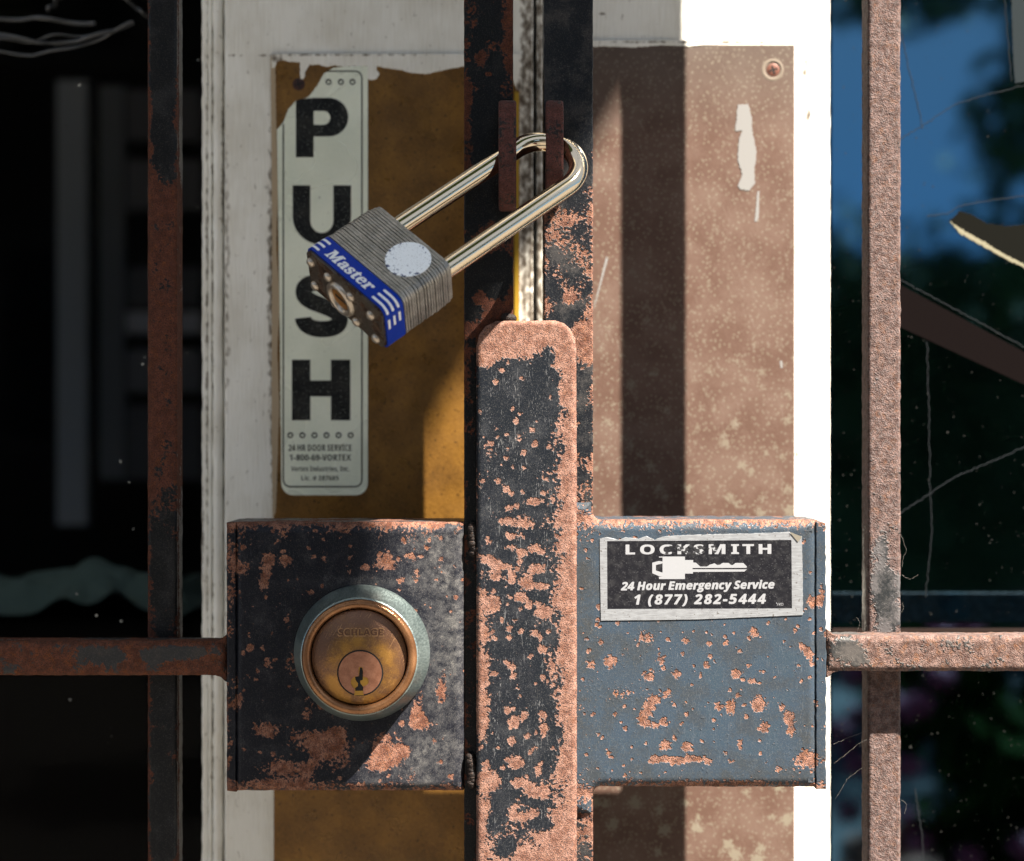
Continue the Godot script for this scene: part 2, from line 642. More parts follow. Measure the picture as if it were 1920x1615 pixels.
func tree(label: String, foot: Vector3, height: float, crowns: Array, sd: int) -> void:
	var g := RandomNumberGenerator.new()
	g.seed = sd
	var o := thing("street_tree", label, "tree", "trees along the street")
	var t := shape()
	var line := PackedVector3Array()
	for k in 9:
		line.append(foot + Vector3(sin(k * 1.3 + sd) * 40.0, height * k / 8.0, cos(k * 1.7 + sd) * 40.0))
	t.tube(line, 120.0, 10)
	for c in crowns:
		t.tube(PackedVector3Array([foot + Vector3(0, height * 0.8, 0), (foot + Vector3(0, height, 0)).lerp(c[0], 0.5), c[0]]), 45.0, 7)
	obj("trunk", t, mat(Color(0.30, 0.24, 0.19), 0.95), o)
	var f := shape()
	for c in crowns:
		leaves(f, c[0], c[1], c[2], 75.0, g)
	var m := mat(Color(0.24, 0.33, 0.13), 0.7)
	m.backlight_enabled = true
	m.backlight = Color(0.10, 0.14, 0.04)
	obj("crown", f, m, o).set_meta("kind", "stuff")

func build_street() -> void:
	var g := RandomNumberGenerator.new()
	g.seed = 5
	var s := shape(Rect2(0, 0, 1000, 1000))
	s.box(Vector3(-90000, -1500, -60000), Vector3(90000, -1275, 90000))
	structure("ground", s, mat(Color(0.36, 0.34, 0.31), 0.95))
	s = shape()
	s.box(Vector3(-60000, -1274, 3200), Vector3(60000, -1268, 10500))
	structure("road", s, mat(Color(0.26, 0.26, 0.265), 0.9))
	s = shape()
	s.box(Vector3(-60000, -1270, -60), Vector3(60000, -1150, 3196))
	structure("pavement", s, mat(Color(0.36, 0.345, 0.325), 0.9))
	s = shape()
	s.box(Vector3(-60000, -1270, 10504), Vector3(60000, -1150, 13500))
	structure("pavement_opposite", s, mat(Color(0.42, 0.395, 0.36), 0.9))
	# two house fronts across the street, a gap of sky between them
	var frame := mat(Color(0.78, 0.78, 0.76), 0.6)
	var pane := mat(Color(0.05, 0.06, 0.07), 0.1)
	for k in 2:
		var x0: float = [-15000.0, 6200.0][k]
		var x1: float = [900.0, 19000.0][k]
		var b := thing("street_house", ["grey rendered house front across the street, left of the gap of sky", "brown house front across the street, right of the gap of sky"][k], "building", "houses across the street")
		s = shape()
		s.box(Vector3(x0, -1160, 13500), Vector3(x1, 5200, 19000))
		obj("wall", s, mat([Color(0.50, 0.49, 0.47), Color(0.44, 0.36, 0.30)][k], 0.9), b)
		s = shape()
		s.box(Vector3(x0 - 200, 5203, 13250), Vector3(x1 + 200, 5500, 19200))
		obj("roof", s, mat(Color(0.33, 0.30, 0.28), 0.9), b)
		for i in int((x1 - x0) / 2600.0):
			for f in 2:
				var wx := x0 + 700.0 + i * 2600.0
				var wy := -200.0 + f * 2900.0
				s = shape()
				for q in [[0, 0, 120, 1700], [1080, 0, 1200, 1700], [123, 0, 1077, 120], [123, 1580, 1077, 1700], [540, 123, 660, 1577]]:
					s.box(Vector3(wx + q[0], wy + q[1], 13430), Vector3(wx + q[2], wy + q[3], 13497))
				var wf := obj("window", s, frame, b)
				s = shape()
				s.box(Vector3(wx + 100, wy + 100, 13470), Vector3(wx + 1100, wy + 1600, 13495))
				obj("pane", s, pane, wf)
	tree("broad leafy street tree right of the gap of sky", Vector3(3900, -1160, 7900), 2300, [[Vector3(2980, 1350, 7900), Vector3(900, 1150, 700), 5200], [Vector3(1900, 2720, 7800), Vector3(1600, 850, 900), 5600], [Vector3(4300, 3000, 8200), Vector3(1500, 1500, 1300), 2500]], 11)
	tree("tall street tree left of the shop doors", Vector3(-5200, -1160, 9300), 2600, [[Vector3(-5200, 3200, 9300), Vector3(2000, 1700, 1700), 2600], [Vector3(-3700, 2700, 9300), Vector3(1300, 1100, 1200), 1400]], 23)
	tree("slim street tree at the far right", Vector3(9500, -1160, 9000), 2600, [[Vector3(9500, 3400, 9000), Vector3(1900, 1900, 1700), 2600]], 31)
	var h := thing("hedge", "dark clipped hedge on the far kerb", "hedge")
	s = shape()
	leaves(s, Vector3(1900, 60, 9800), Vector3(2600, 1150, 500), 5200, 80.0, g)
	s.box(Vector3(-600, -1160, 9650), Vector3(4400, 980, 9950))
	obj("foliage", s, mat(Color(0.2, 0.27, 0.13), 0.8), h).set_meta("kind", "stuff")
	# a planter with magenta flowers on the pavement
	var p := thing("flower_planter", "round planter of green leaves and magenta flowers on the pavement", "planter")
	s = shape()
	s.lathe(PackedVector2Array([Vector2(170, 0), Vector2(235, 380), Vector2(255, 385), Vector2(255, 430), Vector2(225, 430), Vector2(215, 380), Vector2(0, 380)]), Vector2.ZERO, 32)
	s.moved(Basis(Vector3(1, 0, 0), Vector3(0, 0, -1), Vector3(0, 1, 0)), Vector3(820, -1150, 2100))
	obj("pot", s, mat(Color(0.45, 0.27, 0.2), 0.85), p)
	s = shape()
	leaves(s, Vector3(820, -560, 2100), Vector3(260, 260, 260), 900, 42.0, g)
	obj("leaves", s, mat(Color(0.10, 0.16, 0.05), 0.85, 0.0, 0.1), p).set_meta("kind", "stuff")
	s = shape()
	for k in 60:
		var d := Vector3(g.randf_range(-1, 1), g.randf_range(-0.7, 1), g.randf_range(-1, 1)).normalized()
		s.ball(Vector3(820, -560, 2100) + d * 265.0, Vector3(26, 20, 26), 4, 7)
	obj("flowers", s, mat(Color(0.4, 0.07, 0.22), 0.7), p).set_meta("kind", "stuff")


# ---------------------------------------------------------------- the shop round the doors
func build_shop() -> void:
	var o := thing("shop_front", "shop front whose projecting sun shade darkens the left half of the doors", "building")
	var render := mat(Color(0.68, 0.65, 0.59), 0.9)
	var s := shape()
	s.box(Vector3(-4200, -1150, -330), Vector3(-905, 3600, -100))
	obj("wall", s, render, o)
	s = shape()
	s.box(Vector3(932, -1150, -330), Vector3(4200, 3600, -100))
	obj("wall", s, render, o)
	s = shape()
	s.box(Vector3(-902, 962, -330), Vector3(929, 3600, -100))
	obj("lintel", s, render, o)
	s = shape()
	s.plate(PackedVector2Array([Vector2(-3600, -560), Vector2(1051, -560), Vector2(1051, -935), Vector2(1146, -1060), Vector2(1146, -1420), Vector2(-3600, -1420)]), 1945, 1900, 3.0)
	s.moved(Basis(Vector3(1, 0, 0), Vector3(0, 0, -1), Vector3(0, 1, 0)), Vector3.ZERO)
	var shade := obj("awning", s, mat(Color(0.20, 0.29, 0.15), 0.9), o)
	for x in [-3300.0, -1700.0, -100.0, 1000.0]:
		s = shape()
		s.box(Vector3(x, 1948, -98), Vector3(x + 40, 1990, 1400))
		obj("bracket", s, mat(Color(0.2, 0.2, 0.2), 0.6), shade)
	# the room behind
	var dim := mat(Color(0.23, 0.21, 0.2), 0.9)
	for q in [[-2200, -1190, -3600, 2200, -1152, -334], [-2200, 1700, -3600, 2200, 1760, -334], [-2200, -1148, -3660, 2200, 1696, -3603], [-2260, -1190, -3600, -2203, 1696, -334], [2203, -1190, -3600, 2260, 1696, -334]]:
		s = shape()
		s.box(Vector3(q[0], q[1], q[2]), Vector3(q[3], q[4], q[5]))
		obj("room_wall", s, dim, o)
	# display in the left window: a dark ledge with a pale green cloth, a pale rack behind
	var l := thing("display_ledge", "dark display ledge inside the left window", "shelf")
	s = shape()
	s.box(Vector3(-880, -150, -900), Vector3(-60, -139, -330))
	obj("top", s, mat(Color(0.05, 0.045, 0.04), 0.8, 0.0, 0.05), l)
	s = shape()
	s.box(Vector3(-870, -1149, -890), Vector3(-70, -152, -340))
	obj("cabinet", s, mat(Color(0.04, 0.035, 0.03), 0.9, 0.0, 0.03), l)
	s = shape()
	var nx := 70
	var nz := 36
	var wob := noise(61, 0.02, 3)
	var grid := []
	for j in nz + 1:
		var row := []
		for i in nx + 1:
			var x := -430.0 + 190.0 * i / nx
			var z := -620.0 + 180.0 * j / nz
			var a := (x + 430.0) / 190.0
			var ridge := 22.0 * exp(-pow((a - 0.62 - 0.0016 * (z + 530.0)) / 0.17, 2.0)) * smoothstep(1.0, 0.55, a)
			var fold := 46.0 * exp(-pow((z + 500.0 - 60.0 * (a - 0.4)) / 17.0, 2.0)) * smoothstep(0.0, 0.25, a) * smoothstep(1.02, 0.8, a)
			var second := 34.0 * exp(-pow((z + 462.0 + 20.0 * a) / 13.0, 2.0)) * smoothstep(0.02, 0.3, a) * smoothstep(0.85, 0.5, a)
			var folds := 0.0
			for q in [[0.25, 0.9, 12.0, 26.0], [0.5, -0.5, 10.0, 34.0], [0.72, 0.4, 13.0, 40.0], [0.88, -0.8, 9.0, 26.0], [0.1, 0.2, 10.0, 22.0]]:
				folds += 0.5 * q[3] * exp(-pow(((a - q[0]) * 190.0 + (z + 530.0) * q[1]) / q[2], 2.0)) * smoothstep(0.0, 0.1, a) * smoothstep(1.0, 0.9, a) * (0.45 + 0.9 * a)
			row.append(Vector3(x, -138.0 + 48.0 * (1.0 - exp(-(ridge * 0.8 + fold + second + folds) / 48.0)) * (0.9 + 0.25 * wob.get_noise_2d(x, z)) + 3.0, z))
		grid.append(row)
	for j in nz:
		for i in nx:
			var n0: Vector3 = (grid[j + 1][i] - grid[j][i]).cross(grid[j][i + 1] - grid[j][i]).normalized()
			s.quad(grid[j][i], grid[j][i + 1], grid[j + 1][i + 1], grid[j + 1][i], n0, n0, n0, n0)
	var cloth := obj("folded_cloth", s, mat(Color(0.30, 0.37, 0.35), 0.9))
	tag(cloth, "pale green cloth crumpled on the dark ledge behind the left glass", "cloth")
	var r := thing("panelled_frame", "pale grey post and panelled frame dimly seen through the left glass", "frame")
	var zf := -1650.0
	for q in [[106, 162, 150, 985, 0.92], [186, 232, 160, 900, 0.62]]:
		s = shape()
		var a := pv(q[0], q[3], zf)
		var b := pv(q[1], q[2], zf)
		s.box(Vector3(a.x, a.y, zf - 30), Vector3(b.x, b.y, zf))
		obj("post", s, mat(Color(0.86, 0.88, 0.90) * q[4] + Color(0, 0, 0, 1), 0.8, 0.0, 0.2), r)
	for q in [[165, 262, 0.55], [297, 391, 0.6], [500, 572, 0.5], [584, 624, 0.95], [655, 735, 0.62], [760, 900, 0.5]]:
		s = shape()
		var a := pv(233, q[1], zf)
		var b := pv(372, q[0], zf)
		s.box(Vector3(a.x, a.y, zf - 40), Vector3(b.x, b.y, zf - 10))
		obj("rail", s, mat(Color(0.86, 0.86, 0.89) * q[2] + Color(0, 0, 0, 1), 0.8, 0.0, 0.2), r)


# ---------------------------------------------------------------- the two door leaves
func white_paint(area: Rect2, sd: int, grime: Array, z: float) -> StandardMaterial3D:
	var brush := noise(sd, 1.0, 3)
	var soft := noise(sd + 1, 0.02, 4)
	var grit := noise(sd + 2, 0.22, 4)
	var list := []
	for q in grime:
		var c := pv(q[0], q[1], z)
		list.append([c.x, c.y, q[2] * S * 1.13, q[3] * S * 1.13, q[4]])
	return painted(area, 2.6, 0.38, 0.03, func(x, y):
		var st := brush.get_noise_2d(x * 0.9, y * 0.035)
		var c := Color(0.875, 0.868, 0.84).lerp(Color(0.80, 0.785, 0.745), clampf(0.35 + soft.get_noise_2d(x, y) * 0.9 + st * 0.5, 0.0, 1.0))
		var d := 0.0
		var g := grit.get_noise_2d(x, y * 0.6)
		for q in list:
			var dx: float = (x - q[0]) / q[2]
			var dy: float = (y - q[1]) / q[3]
			var e := dx * dx + dy * dy
			if e < 1.0:
				d = maxf(d, clampf((1.0 - e) * 0.9 + g * 0.9 - 0.85 + q[4] * 0.9, 0.0, 1.0))
		if g > 0.52:
			d = maxf(d, (g - 0.52) * 2.0)
		return [c.lerp(Color(0.24, 0.2, 0.16), d * 0.85), 0.5 + st * 0.4 - d * 0.2, st * 0.1 + d * 0.3])

func torn(list: Array, z: float, amp: float, sd: int) -> PackedVector2Array:
	var g := noise(sd, 0.9, 3)
	var base := pts(list, z)
	var out := PackedVector2Array()
	for i in base.size():
		var a := base[i]
		var b := base[(i + 1) % base.size()]
		var n := maxi(1, int(a.distance_to(b) / 0.7))
		for k in n:
			var p := a.lerp(b, float(k) / n)
			out.append(p + Vector2(g.get_noise_2d(p.x, p.y), g.get_noise_2d(p.x + 90.0, p.y)) * amp)
	return out

func heart(s: Shape, x: float, y: float, z: float) -> void:
	var c := pv(x, y, z)
	var line := PackedVector2Array()
	for k in 14:
		line.append(c + Vector2.from_angle(TAU * k / 14) * 1.35)
	s.stroke(line, 0.85, z, true)
	s.sheet(PackedVector2Array([c + Vector2(-0.75, 1.5), c + Vector2(-0.05, 0.2), c + Vector2(0.65, 1.5)]), z + 0.01)

func screw_head(called: String, c: Vector2, z: float, r: float, m: Material, slot: Material, parent: Node) -> void:
	var s := shape()
	s.lathe(PackedVector2Array([Vector2(r, z - 0.2), Vector2(r * 0.96, z + 0.35), Vector2(r * 0.75, z + 0.75), Vector2(r * 0.4, z + 0.95), Vector2(0, z + 1.0)]), c, 28)
	var o := obj(called, s, m, parent)
	s = shape()
	for k in 2:
		var d := Vector2.from_angle(0.3 + k * PI / 2)
		var e := Vector2(-d.y, d.x) * r * 0.11
		s.sheet(PackedVector2Array([c - d * r * 0.55 - e, c + d * r * 0.55 - e, c + d * r * 0.55 + e, c - d * r * 0.55 + e]), z + 1.03 + k * 0.01)
	obj("slot", s, slot, o)

func specks(s: Shape, area: Rect2, z: float, count: int, big: float, g: RandomNumberGenerator) -> void:
	for k in count:
		var c := area.position + Vector2(g.randf(), g.randf()) * area.size
		var r := big * pow(g.randf(), 3.0) + 0.14
		s.sheet(circle_poly(c, r, 6), z)

func build_doors() -> void:
	var g := RandomNumberGenerator.new()
	g.seed = 77
	var black := mat(Color(0.085, 0.09, 0.095), 0.45)
	# ---- left leaf
	var left := thing("door_leaf", "white wooden left door leaf with a brass plate behind the padlock", "door", "pair of shop doors")
	var area := Rect2(pv(370, 1650, DOOR), Vector2.ZERO).expand(pv(1012, -40, DOOR))
	var wp := white_paint(area, 300, [[425, 500, 9, 420, 0.15], [426, 1200, 7, 500, 0.0], [508, 520, 9, 330, 0.62], [512, 760, 9, 180, 0.55], [518, 112, 16, 10, 0.5], [984, 500, 13, 900, 0.75], [993, 500, 9, 900, 0.85], [372, 800, 8, 900, 0.2], [975, 170, 12, 40, 0.7], [600, 104, 280, 4, 0.35]], DOOR)
	var s := shape(area)
	s.plate(rect_poly(Vector2(px(421, DOOR), -1140), Vector2(12.1, 955)), DOOR, DOOR - 42, 1.2, 0.25, 6.0, 3, noise(8, 0.15, 2))
	obj("stile", s, wp, left)
	s = shape(area)
	s.plate(rect_poly(Vector2(-885, -1140), Vector2(-790, 955)), DOOR, DOOR - 42, 1.2)
	obj("stile", s, wp, left)
	for q in [[-1140, -900], [830, 955]]:
		s = shape(area)
		s.plate(rect_poly(Vector2(-789, q[0]), Vector2(px(421, DOOR) - 1.0, q[1])), DOOR - 0.5, DOOR - 42, 1.0)
		obj("rail", s, wp, left)
	var bead_area := area
	var bead_paint := white_paint(bead_area, 340, [[384, 600, 4, 900, 0.35], [396, 400, 4, 700, 0.15], [397, 1300, 4, 500, 0.2], [416, 300, 5, 330, 0.2], [375, 1000, 6, 120, 0.3]], DOOR)
	for q in [[374, 387, 8.0, 1.2], [387.6, 396, 4.5, 1.4], [396.8, 416, 1.8, 3.0], [416.8, 420.6, 5.5, 0.35]]:
		s = shape(bead_area)
		s.plate(rect_poly(Vector2(px(q[0], DOOR), -899), Vector2(px(q[1], DOOR), 829)), DOOR - q[2], DOOR - 22, q[3], 0.7, 3.0, 4, noise(12 + int(q[0]), 0.09, 3))
		obj("glazing_bead", s, bead_paint, left)
	var clear := mat(Color(0.05, 0.055, 0.055, 0.03), 0.02, 0.0, 0.14)
	clear.transparency = BaseMaterial3D.TRANSPARENCY_ALPHA
	s = shape()
	s.sheet(rect_poly(Vector2(-792, -902), Vector2(px(376, DOOR), 832)), DOOR - 16.0)
	var pane := obj("glass", s, clear, left)
	s = shape()
	specks(s, Rect2(-260, -220, 85, 440), DOOR - 15.9, 60, 0.7, g)
	obj("dust", s, mat(Color(0.6, 0.6, 0.58), 0.9), pane).set_meta("kind", "stuff")

	# brass push plate with worn lacquer
	var zp := DOOR + 1.6
	var pa := Rect2(pv(505, 1650, zp), Vector2.ZERO).expand(pv(985, 90, zp))
	var b1 := noise(401, 0.035, 5, FastNoiseLite.TYPE_SIMPLEX_SMOOTH, 10.0)
	var b2 := noise(402, 0.4, 4)
	var b3 := noise(403, 1.0, 2)
	var brass := painted(pa, 2.6, 0.33, 0.012, func(x, y):
		var k := clampf(0.5 + b1.get_noise_2d(x, y) * 0.7 + b2.get_noise_2d(x, y) * 0.3, 0.0, 1.0)
		var c := Color(0.37, 0.255, 0.105).lerp(Color(0.50, 0.355, 0.15), k)
		var sc := absf(b3.get_noise_2d((x + y) * 0.6, (y - x) * 0.04))
		if sc < 0.02:
			c = c.lerp(Color(0.65, 0.48, 0.24), 0.35)
		var sp := b2.get_noise_2d(x * 0.8 + 50.0, y * 0.8)
		if sp > 0.42:
			c = c.lerp(Color(0.2, 0.13, 0.06), clampf((sp - 0.42) * 5.0, 0.0, 0.8))
		return [c, 0.5 + b2.get_noise_2d(x, y) * 0.3, b1.get_noise_2d(x + 99.0, y) * 0.14], 0.4)
	s = shape(pa)
	s.plate(rect_poly(pv(513, 109, zp), Vector2(px(974, zp), -330)), zp, DOOR + 0.02, 0.5)
	var plate := obj("push_plate", s, brass, left)
	s = shape(area)
	s.plate(torn([509, 101, 978, 101, 978, 172, 968, 168, 962, 150, 920, 121, 866, 125, 840, 130, 800, 139, 770, 137, 755, 132, 725, 128, 706, 124, 706, 132, 712, 138, 705, 149, 694, 150, 688, 146, 689, 124, 645, 125, 626, 123, 612, 126, 596, 121, 580, 122, 573, 133, 570, 148, 564, 149, 562, 138, 563, 117, 545, 116, 530, 113, 519, 115, 516, 126, 509, 128], zp, 0.5, 21), zp + 0.5, zp + 0.02, 0.2)
	obj("paint_edge", s, wp, plate)
	s = shape(area)
	s.plate(torn([507, 104, 516, 112, 518, 240, 521, 350, 518, 470, 525, 560, 520, 660, 524, 760, 520, 880, 517, 960, 511, 975, 509, 800, 510, 400], zp, 0.42, 22), zp + 0.35, zp + 0.02, 0.15)
	obj("paint_edge", s, mat(Color(0.62, 0.55, 0.45), 0.8), plate)
	screw_head("screw", pv(560, 158, zp), zp - 0.7, 4.6, mat(Color(0.21, 0.11, 0.085), 0.5, 0.3), mat(Color(0.06, 0.04, 0.035), 0.8), plate)

	# the torn silver sticker
	var zs := zp + 0.62
	var f1 := noise(411, 0.02, 3)
	var f2 := noise(412, 0.9, 3)
	var f3 := noise(413, 0.25, 4)
	var sa := Rect2(pv(512, 940, zs), Vector2.ZERO).expand(pv(700, 110, zs))
	var foil := painted(sa, 5.0, 0.3, 0.02, func(x, y):
		var st := f2.get_noise_2d(x * 0.12, y * 2.0) * 0.5 + f2.get_noise_2d(x * 2.0, y * 0.15) * 0.5
		var c := Color(0.905, 0.915, 0.845).lerp(Color(0.84, 0.86, 0.79), clampf(0.45 + f1.get_noise_2d(x, y) * 0.8 + st * 0.6, 0.0, 1.0))
		var sp := f3.get_noise_2d(x, y)
		if sp > 0.58:
			c = c.lerp(Color(0.5, 0.48, 0.44), clampf((sp - 0.58) * 4.0, 0.0, 0.5))
		return [c, 0.5 + st * 0.2 + f1.get_noise_2d(x * 3.0, y * 3.0) * 0.4, f1.get_noise_2d(x + 40.0, y) * 0.12], 0.2)
	var outline := PackedVector2Array()
	outline.append_array(torn([519, 262, 519, 243, 531, 229, 541, 204, 554, 190, 578, 182, 595, 160, 608, 137, 626, 127, 642, 125, 689, 124], zs, 0.35, 25))
	for i in range(outline.size() - 1, -1, -1):
		if outline[i].x > px(691, zs) or outline[i].y < py(262, zs) - 0.1:
			outline.remove_at(i)
	var corner_r := 7.0
	var lo := pv(527, 929, zs)
	var hi := px(689.5, zs)
	outline.append(Vector2(hi, py(124, zs)))
	for k in 7:
		var t := -PI / 2 * k / 6
		outline.append(Vector2(hi - corner_r, lo.y + corner_r) + Vector2(cos(t), sin(t)) * corner_r)
	for k in 7:
		var t := -PI / 2 - PI / 2 * k / 6
		outline.append(Vector2(lo.x + corner_r, lo.y + corner_r) + Vector2(cos(t), sin(t)) * corner_r)
	outline.append_array(torn([526, 800, 525, 640, 522, 470, 520, 360, 519, 275], zs, 0.4, 26).slice(0, 95))
	s = shape(sa)
	s.plate(outline, zs, zp + 0.05, 0.1)
	var sticker := obj("sticker", s, foil, left)
	sticker.set_meta("label", "torn silver sticker with tall black letters on the brass plate")
	var zl := zs + 0.05
	s = shape()
	var line := PackedVector2Array([pv(531, 232, zl)])
	var r0 := 4.0
	var bl := pv(531, 913, zl)
	var tr := pv(678.5, 133.5, zl)
	for k in 7:
		var t := PI + PI / 2 * k / 6
		line.append(Vector2(bl.x + r0, bl.y + r0) + Vector2(cos(t), sin(t)) * r0)
	for k in 7:
		var t := -PI / 2 + PI / 2 * k / 6
		line.append(Vector2(tr.x - r0, bl.y + r0) + Vector2(cos(t), sin(t)) * r0)
	for k in 7:
		var t := PI / 2 * k / 6
		line.append(Vector2(tr.x - r0, tr.y - r0) + Vector2(cos(t), sin(t)) * r0)
	line.append(pv(612, 133.5, zl))
	s.stroke(line, 0.85, zl)
	obj("border", s, black, sticker)
	var i1 := noise(421, 0.9, 3)
	var i2 := noise(422, 0.06, 3)
	var ink := painted(sa, 5.0, 0.38, 0.01, func(x, y):
		var c := Color(0.075, 0.08, 0.085).lerp(Color(0.13, 0.13, 0.125), clampf(0.4 + i2.get_noise_2d(x, y) * 1.5, 0.0, 1.0))
		var sc := absf(i1.get_noise_2d((x + y) * 0.35, (y - x) * 0.9))
		if sc < 0.03 and i2.get_noise_2d(x + 50.0, y) > 0.08:
			c = c.lerp(Color(0.5, 0.5, 0.48), 0.4)
		if i1.get_noise_2d(x * 0.9, y * 0.9) > 0.52:
			c = Color(0.62, 0.64, 0.6)
		return [c, 0.5 + i1.get_noise_2d(x, y) * 0.4, i2.get_noise_2d(x, y) * 0.1])
	# P
	s = shape(sa)
	s.sheet(pts([554.5, 190, 562, 186, 588, 183.5, 588, 295, 554.5, 295], zl), zl)
	var oa := PackedVector2Array([pv(588, 183.5, zl), pv(615, 183.5, zl)])
	var ob := PackedVector2Array([pv(588, 208, zl), pv(607, 208, zl)])
	for k in 17:
		var t := PI / 2 - PI * k / 16
		oa.append(pv(617 + 36 * cos(t), 219.7 - 36.2 * sin(t), zl))
		ob.append(pv(606 + 13 * cos(t), 221 - 13 * sin(t), zl))
	oa.append(pv(588, 256, zl))
	ob.append(pv(588, 234, zl))
	s.ribbon(oa, ob, zl)
	obj("letter", s, ink, sticker)
	# U
	s = shape(sa)
	oa = PackedVector2Array([pv(548.5, 347.6, zl)])
	ob = PackedVector2Array([pv(581.7, 347.6, zl)])
	for k in 25:
		var t := PI + PI * k / 24
		oa.append(pv(603.3 + 54.8 * cos(t), 406 - 53 * sin(t), zl))
		ob.append(pv(603.3 + 21.6 * cos(t), 413 - 24 * sin(t), zl))
	oa.append(pv(658.1, 347.6, zl))
	ob.append(pv(624.9, 347.6, zl))
	s.ribbon(oa, ob, zl)
	obj("letter", s, ink, sticker)
	# S
	s = shape(sa)
	var spine := Curve2D.new()
	for q in [[637, 549, 0, 0, -1, -12], [604, 529, 20, 0, -20, 0], [569, 547, 0, -13, 0, 13], [603, 573, -20, -7, 20, 7], [637, 599, 0, -13, 0, 14], [603, 617.5, 20, 0, -20, 0], [568, 596, 1, 13, 0, 0]]:
		spine.add_point(Vector2(q[0], q[1]), Vector2(q[2], q[3]), Vector2(q[4], q[5]))
	var sp := spine.tessellate(4, 2)
	var spp := PackedVector2Array()
	for q in sp:
		spp.append(pv(q.x, q.y, zl))
	s.stroke(spp, 9.2, zl)
	obj("letter", s, ink, sticker)
	# H
	s = shape(sa)
	s.sheet(pts([547, 674.7, 581.8, 674.7, 581.8, 713.7, 620.3, 713.7, 620.3, 674.7, 656.7, 674.7, 656.7, 788.4, 620.3, 788.4, 620.3, 743.7, 581.8, 743.7, 581.8, 788.4, 547, 788.4], zl), zl)
	obj("letter", s, ink, sticker)
	for q in [615.8, 639.0, 660.8]:
		s = shape()
		heart(s, q, 153.6, zl)
		obj("heart_mark", s, black, sticker)
	for k in 6:
		s = shape()
		heart(s, 544.2 + k * 22.6, 816.3, zl)
		obj("heart_mark", s, black, sticker)
	obj("lettering", letters("24 HR DOOR SERVICE", print_box(541, 659, 834, 845.7, zl), zl, true, 0.03), black, sticker)
	obj("lettering", letters("1-800-69-VORTEX", print_box(542.7, 658, 852.5, 864, zl), zl, true, 0.03), black, sticker)
	obj("lettering", letters("Vortex Industries, Inc.", print_box(545.6, 655, 874, 885.5, zl), zl, true), mat(Color(0.2, 0.21, 0.21), 0.6), sticker)
	obj("lettering", letters("Lic. # 287685", print_box(565, 635, 891.9, 901.2, zl), zl, true), mat(Color(0.2, 0.21, 0.21), 0.6), sticker)
	# worn brass strip on the meeting edge
	s = shape(pa)
	s.box(Vector3(px(965, zp), -330, zp + 0.03), Vector3(px(973, zp), py(173, zp), zp + 0.6))
	obj("meeting_strip", s, mat(Color(0.62, 0.49, 0.13), 0.45, 0.3), left)

	# ---- right leaf
	var right := thing("door_leaf", "white wooden right door leaf with a spotted brown plate, beside the dark reflecting glass", "door", "pair of shop doors")
	area = Rect2(pv(1000, 1650, DOOR), Vector2.ZERO).expand(pv(1565, -40, DOOR))
	wp = white_paint(area, 500, [[1300, 80, 260, 3, 0.5], [1493, 800, 5, 900, 0.1], [1510, 130, 8, 22, 0.75], [1515, 215, 6, 18, 0.6], [1555, 300, 4, 300, 0.1], [1128, 26, 8, 3, 0.9], [1538, 580, 4, 6, 0.8], [1011, 500, 9, 900, 0.85]], DOOR)
	s = shape(area)
	s.plate(rect_poly(Vector2(14.0, -1140), Vector2(px(1557, DOOR), 955)), DOOR, DOOR - 42, 1.4, 0.3, 5.0, 3, noise(9, 0.12, 3))
	obj("stile", s, wp, right)
	s = shape(area)
	s.plate(rect_poly(Vector2(815, -1140), Vector2(912, 955)), DOOR, DOOR - 42, 1.2)
	obj("stile", s, wp, right)
	for q in [[-1140, -900], [830, 955]]:
		s = shape(area)
		s.plate(rect_poly(Vector2(px(1557, DOOR) + 1.0, q[0]), Vector2(814, q[1])), DOOR - 0.5, DOOR - 42, 1.0)
		obj("rail", s, wp, right)
	var film := mat(Color(0.29, 0.43, 0.515), 0.03, 1.0)
	s = shape()
	s.sheet(rect_poly(Vector2(px(1558, DOOR), -899), Vector2(814, 829)), DOOR - 14.0)
	pane = obj("glass", s, film, right)
	pane.set_meta("label", "dusty dark pane with creased tint film")
	s = shape()
	s.plate(rect_poly(Vector2(px(1557.2, DOOR), -899), Vector2(px(1561, DOOR), 829)), DOOR - 9.0, DOOR - 13.9, 0.6, 0.3, 4.0, 2, noise(19, 0.2, 2))
	obj("putty", s, mat(Color(0.10, 0.16, 0.15), 0.6), right)
	var zg := DOOR - 13.6
	s = shape()
	specks(s, Rect2(pv(1562, 1640, zg), Vector2.ZERO).expand(pv(1935, -20, zg)), zg, 700, 0.34, g)
	specks(s, Rect2(pv(1690, 1615, zg), Vector2.ZERO).expand(pv(1935, 300, zg)), zg + 0.02, 25, 0.8, g)
	obj("dust", s, mat(Color(0.17, 0.17, 0.165), 0.95, 0.0, 0.1), pane).set_meta("kind", "stuff")
	var crease := mat(Color(0.15, 0.16, 0.17), 0.8, 0.0, 0.1)
	for q in [[1690, 60, 1705, 130, 1722, 200, 1730, 240], [1688, 260, 1730, 236, 1790, 196, 1850, 178, 1930, 158], [1884, -10, 1888, 50, 1893, 110, 1897, 152], [1740, 405, 1775, 400, 1805, 385, 1860, 375, 1930, 366], [1688, 524, 1930, 656], [1688, 548, 1930, 682], [1688, 962, 1730, 935, 1790, 895, 1850, 870, 1930, 835], [1738, 640, 1742, 760, 1744, 900, 1748, 1000, 1736, 1120], [1716, 1480, 1730, 1570, 1734, 1640]]:
		s = shape()
		var ln := PackedVector3Array()
		var jit := noise(int(q[0]), 0.3, 2)
		var c := Curve2D.new()
		for k in range(0, q.size(), 2):
			c.add_point(pv(q[k], q[k + 1], zg))
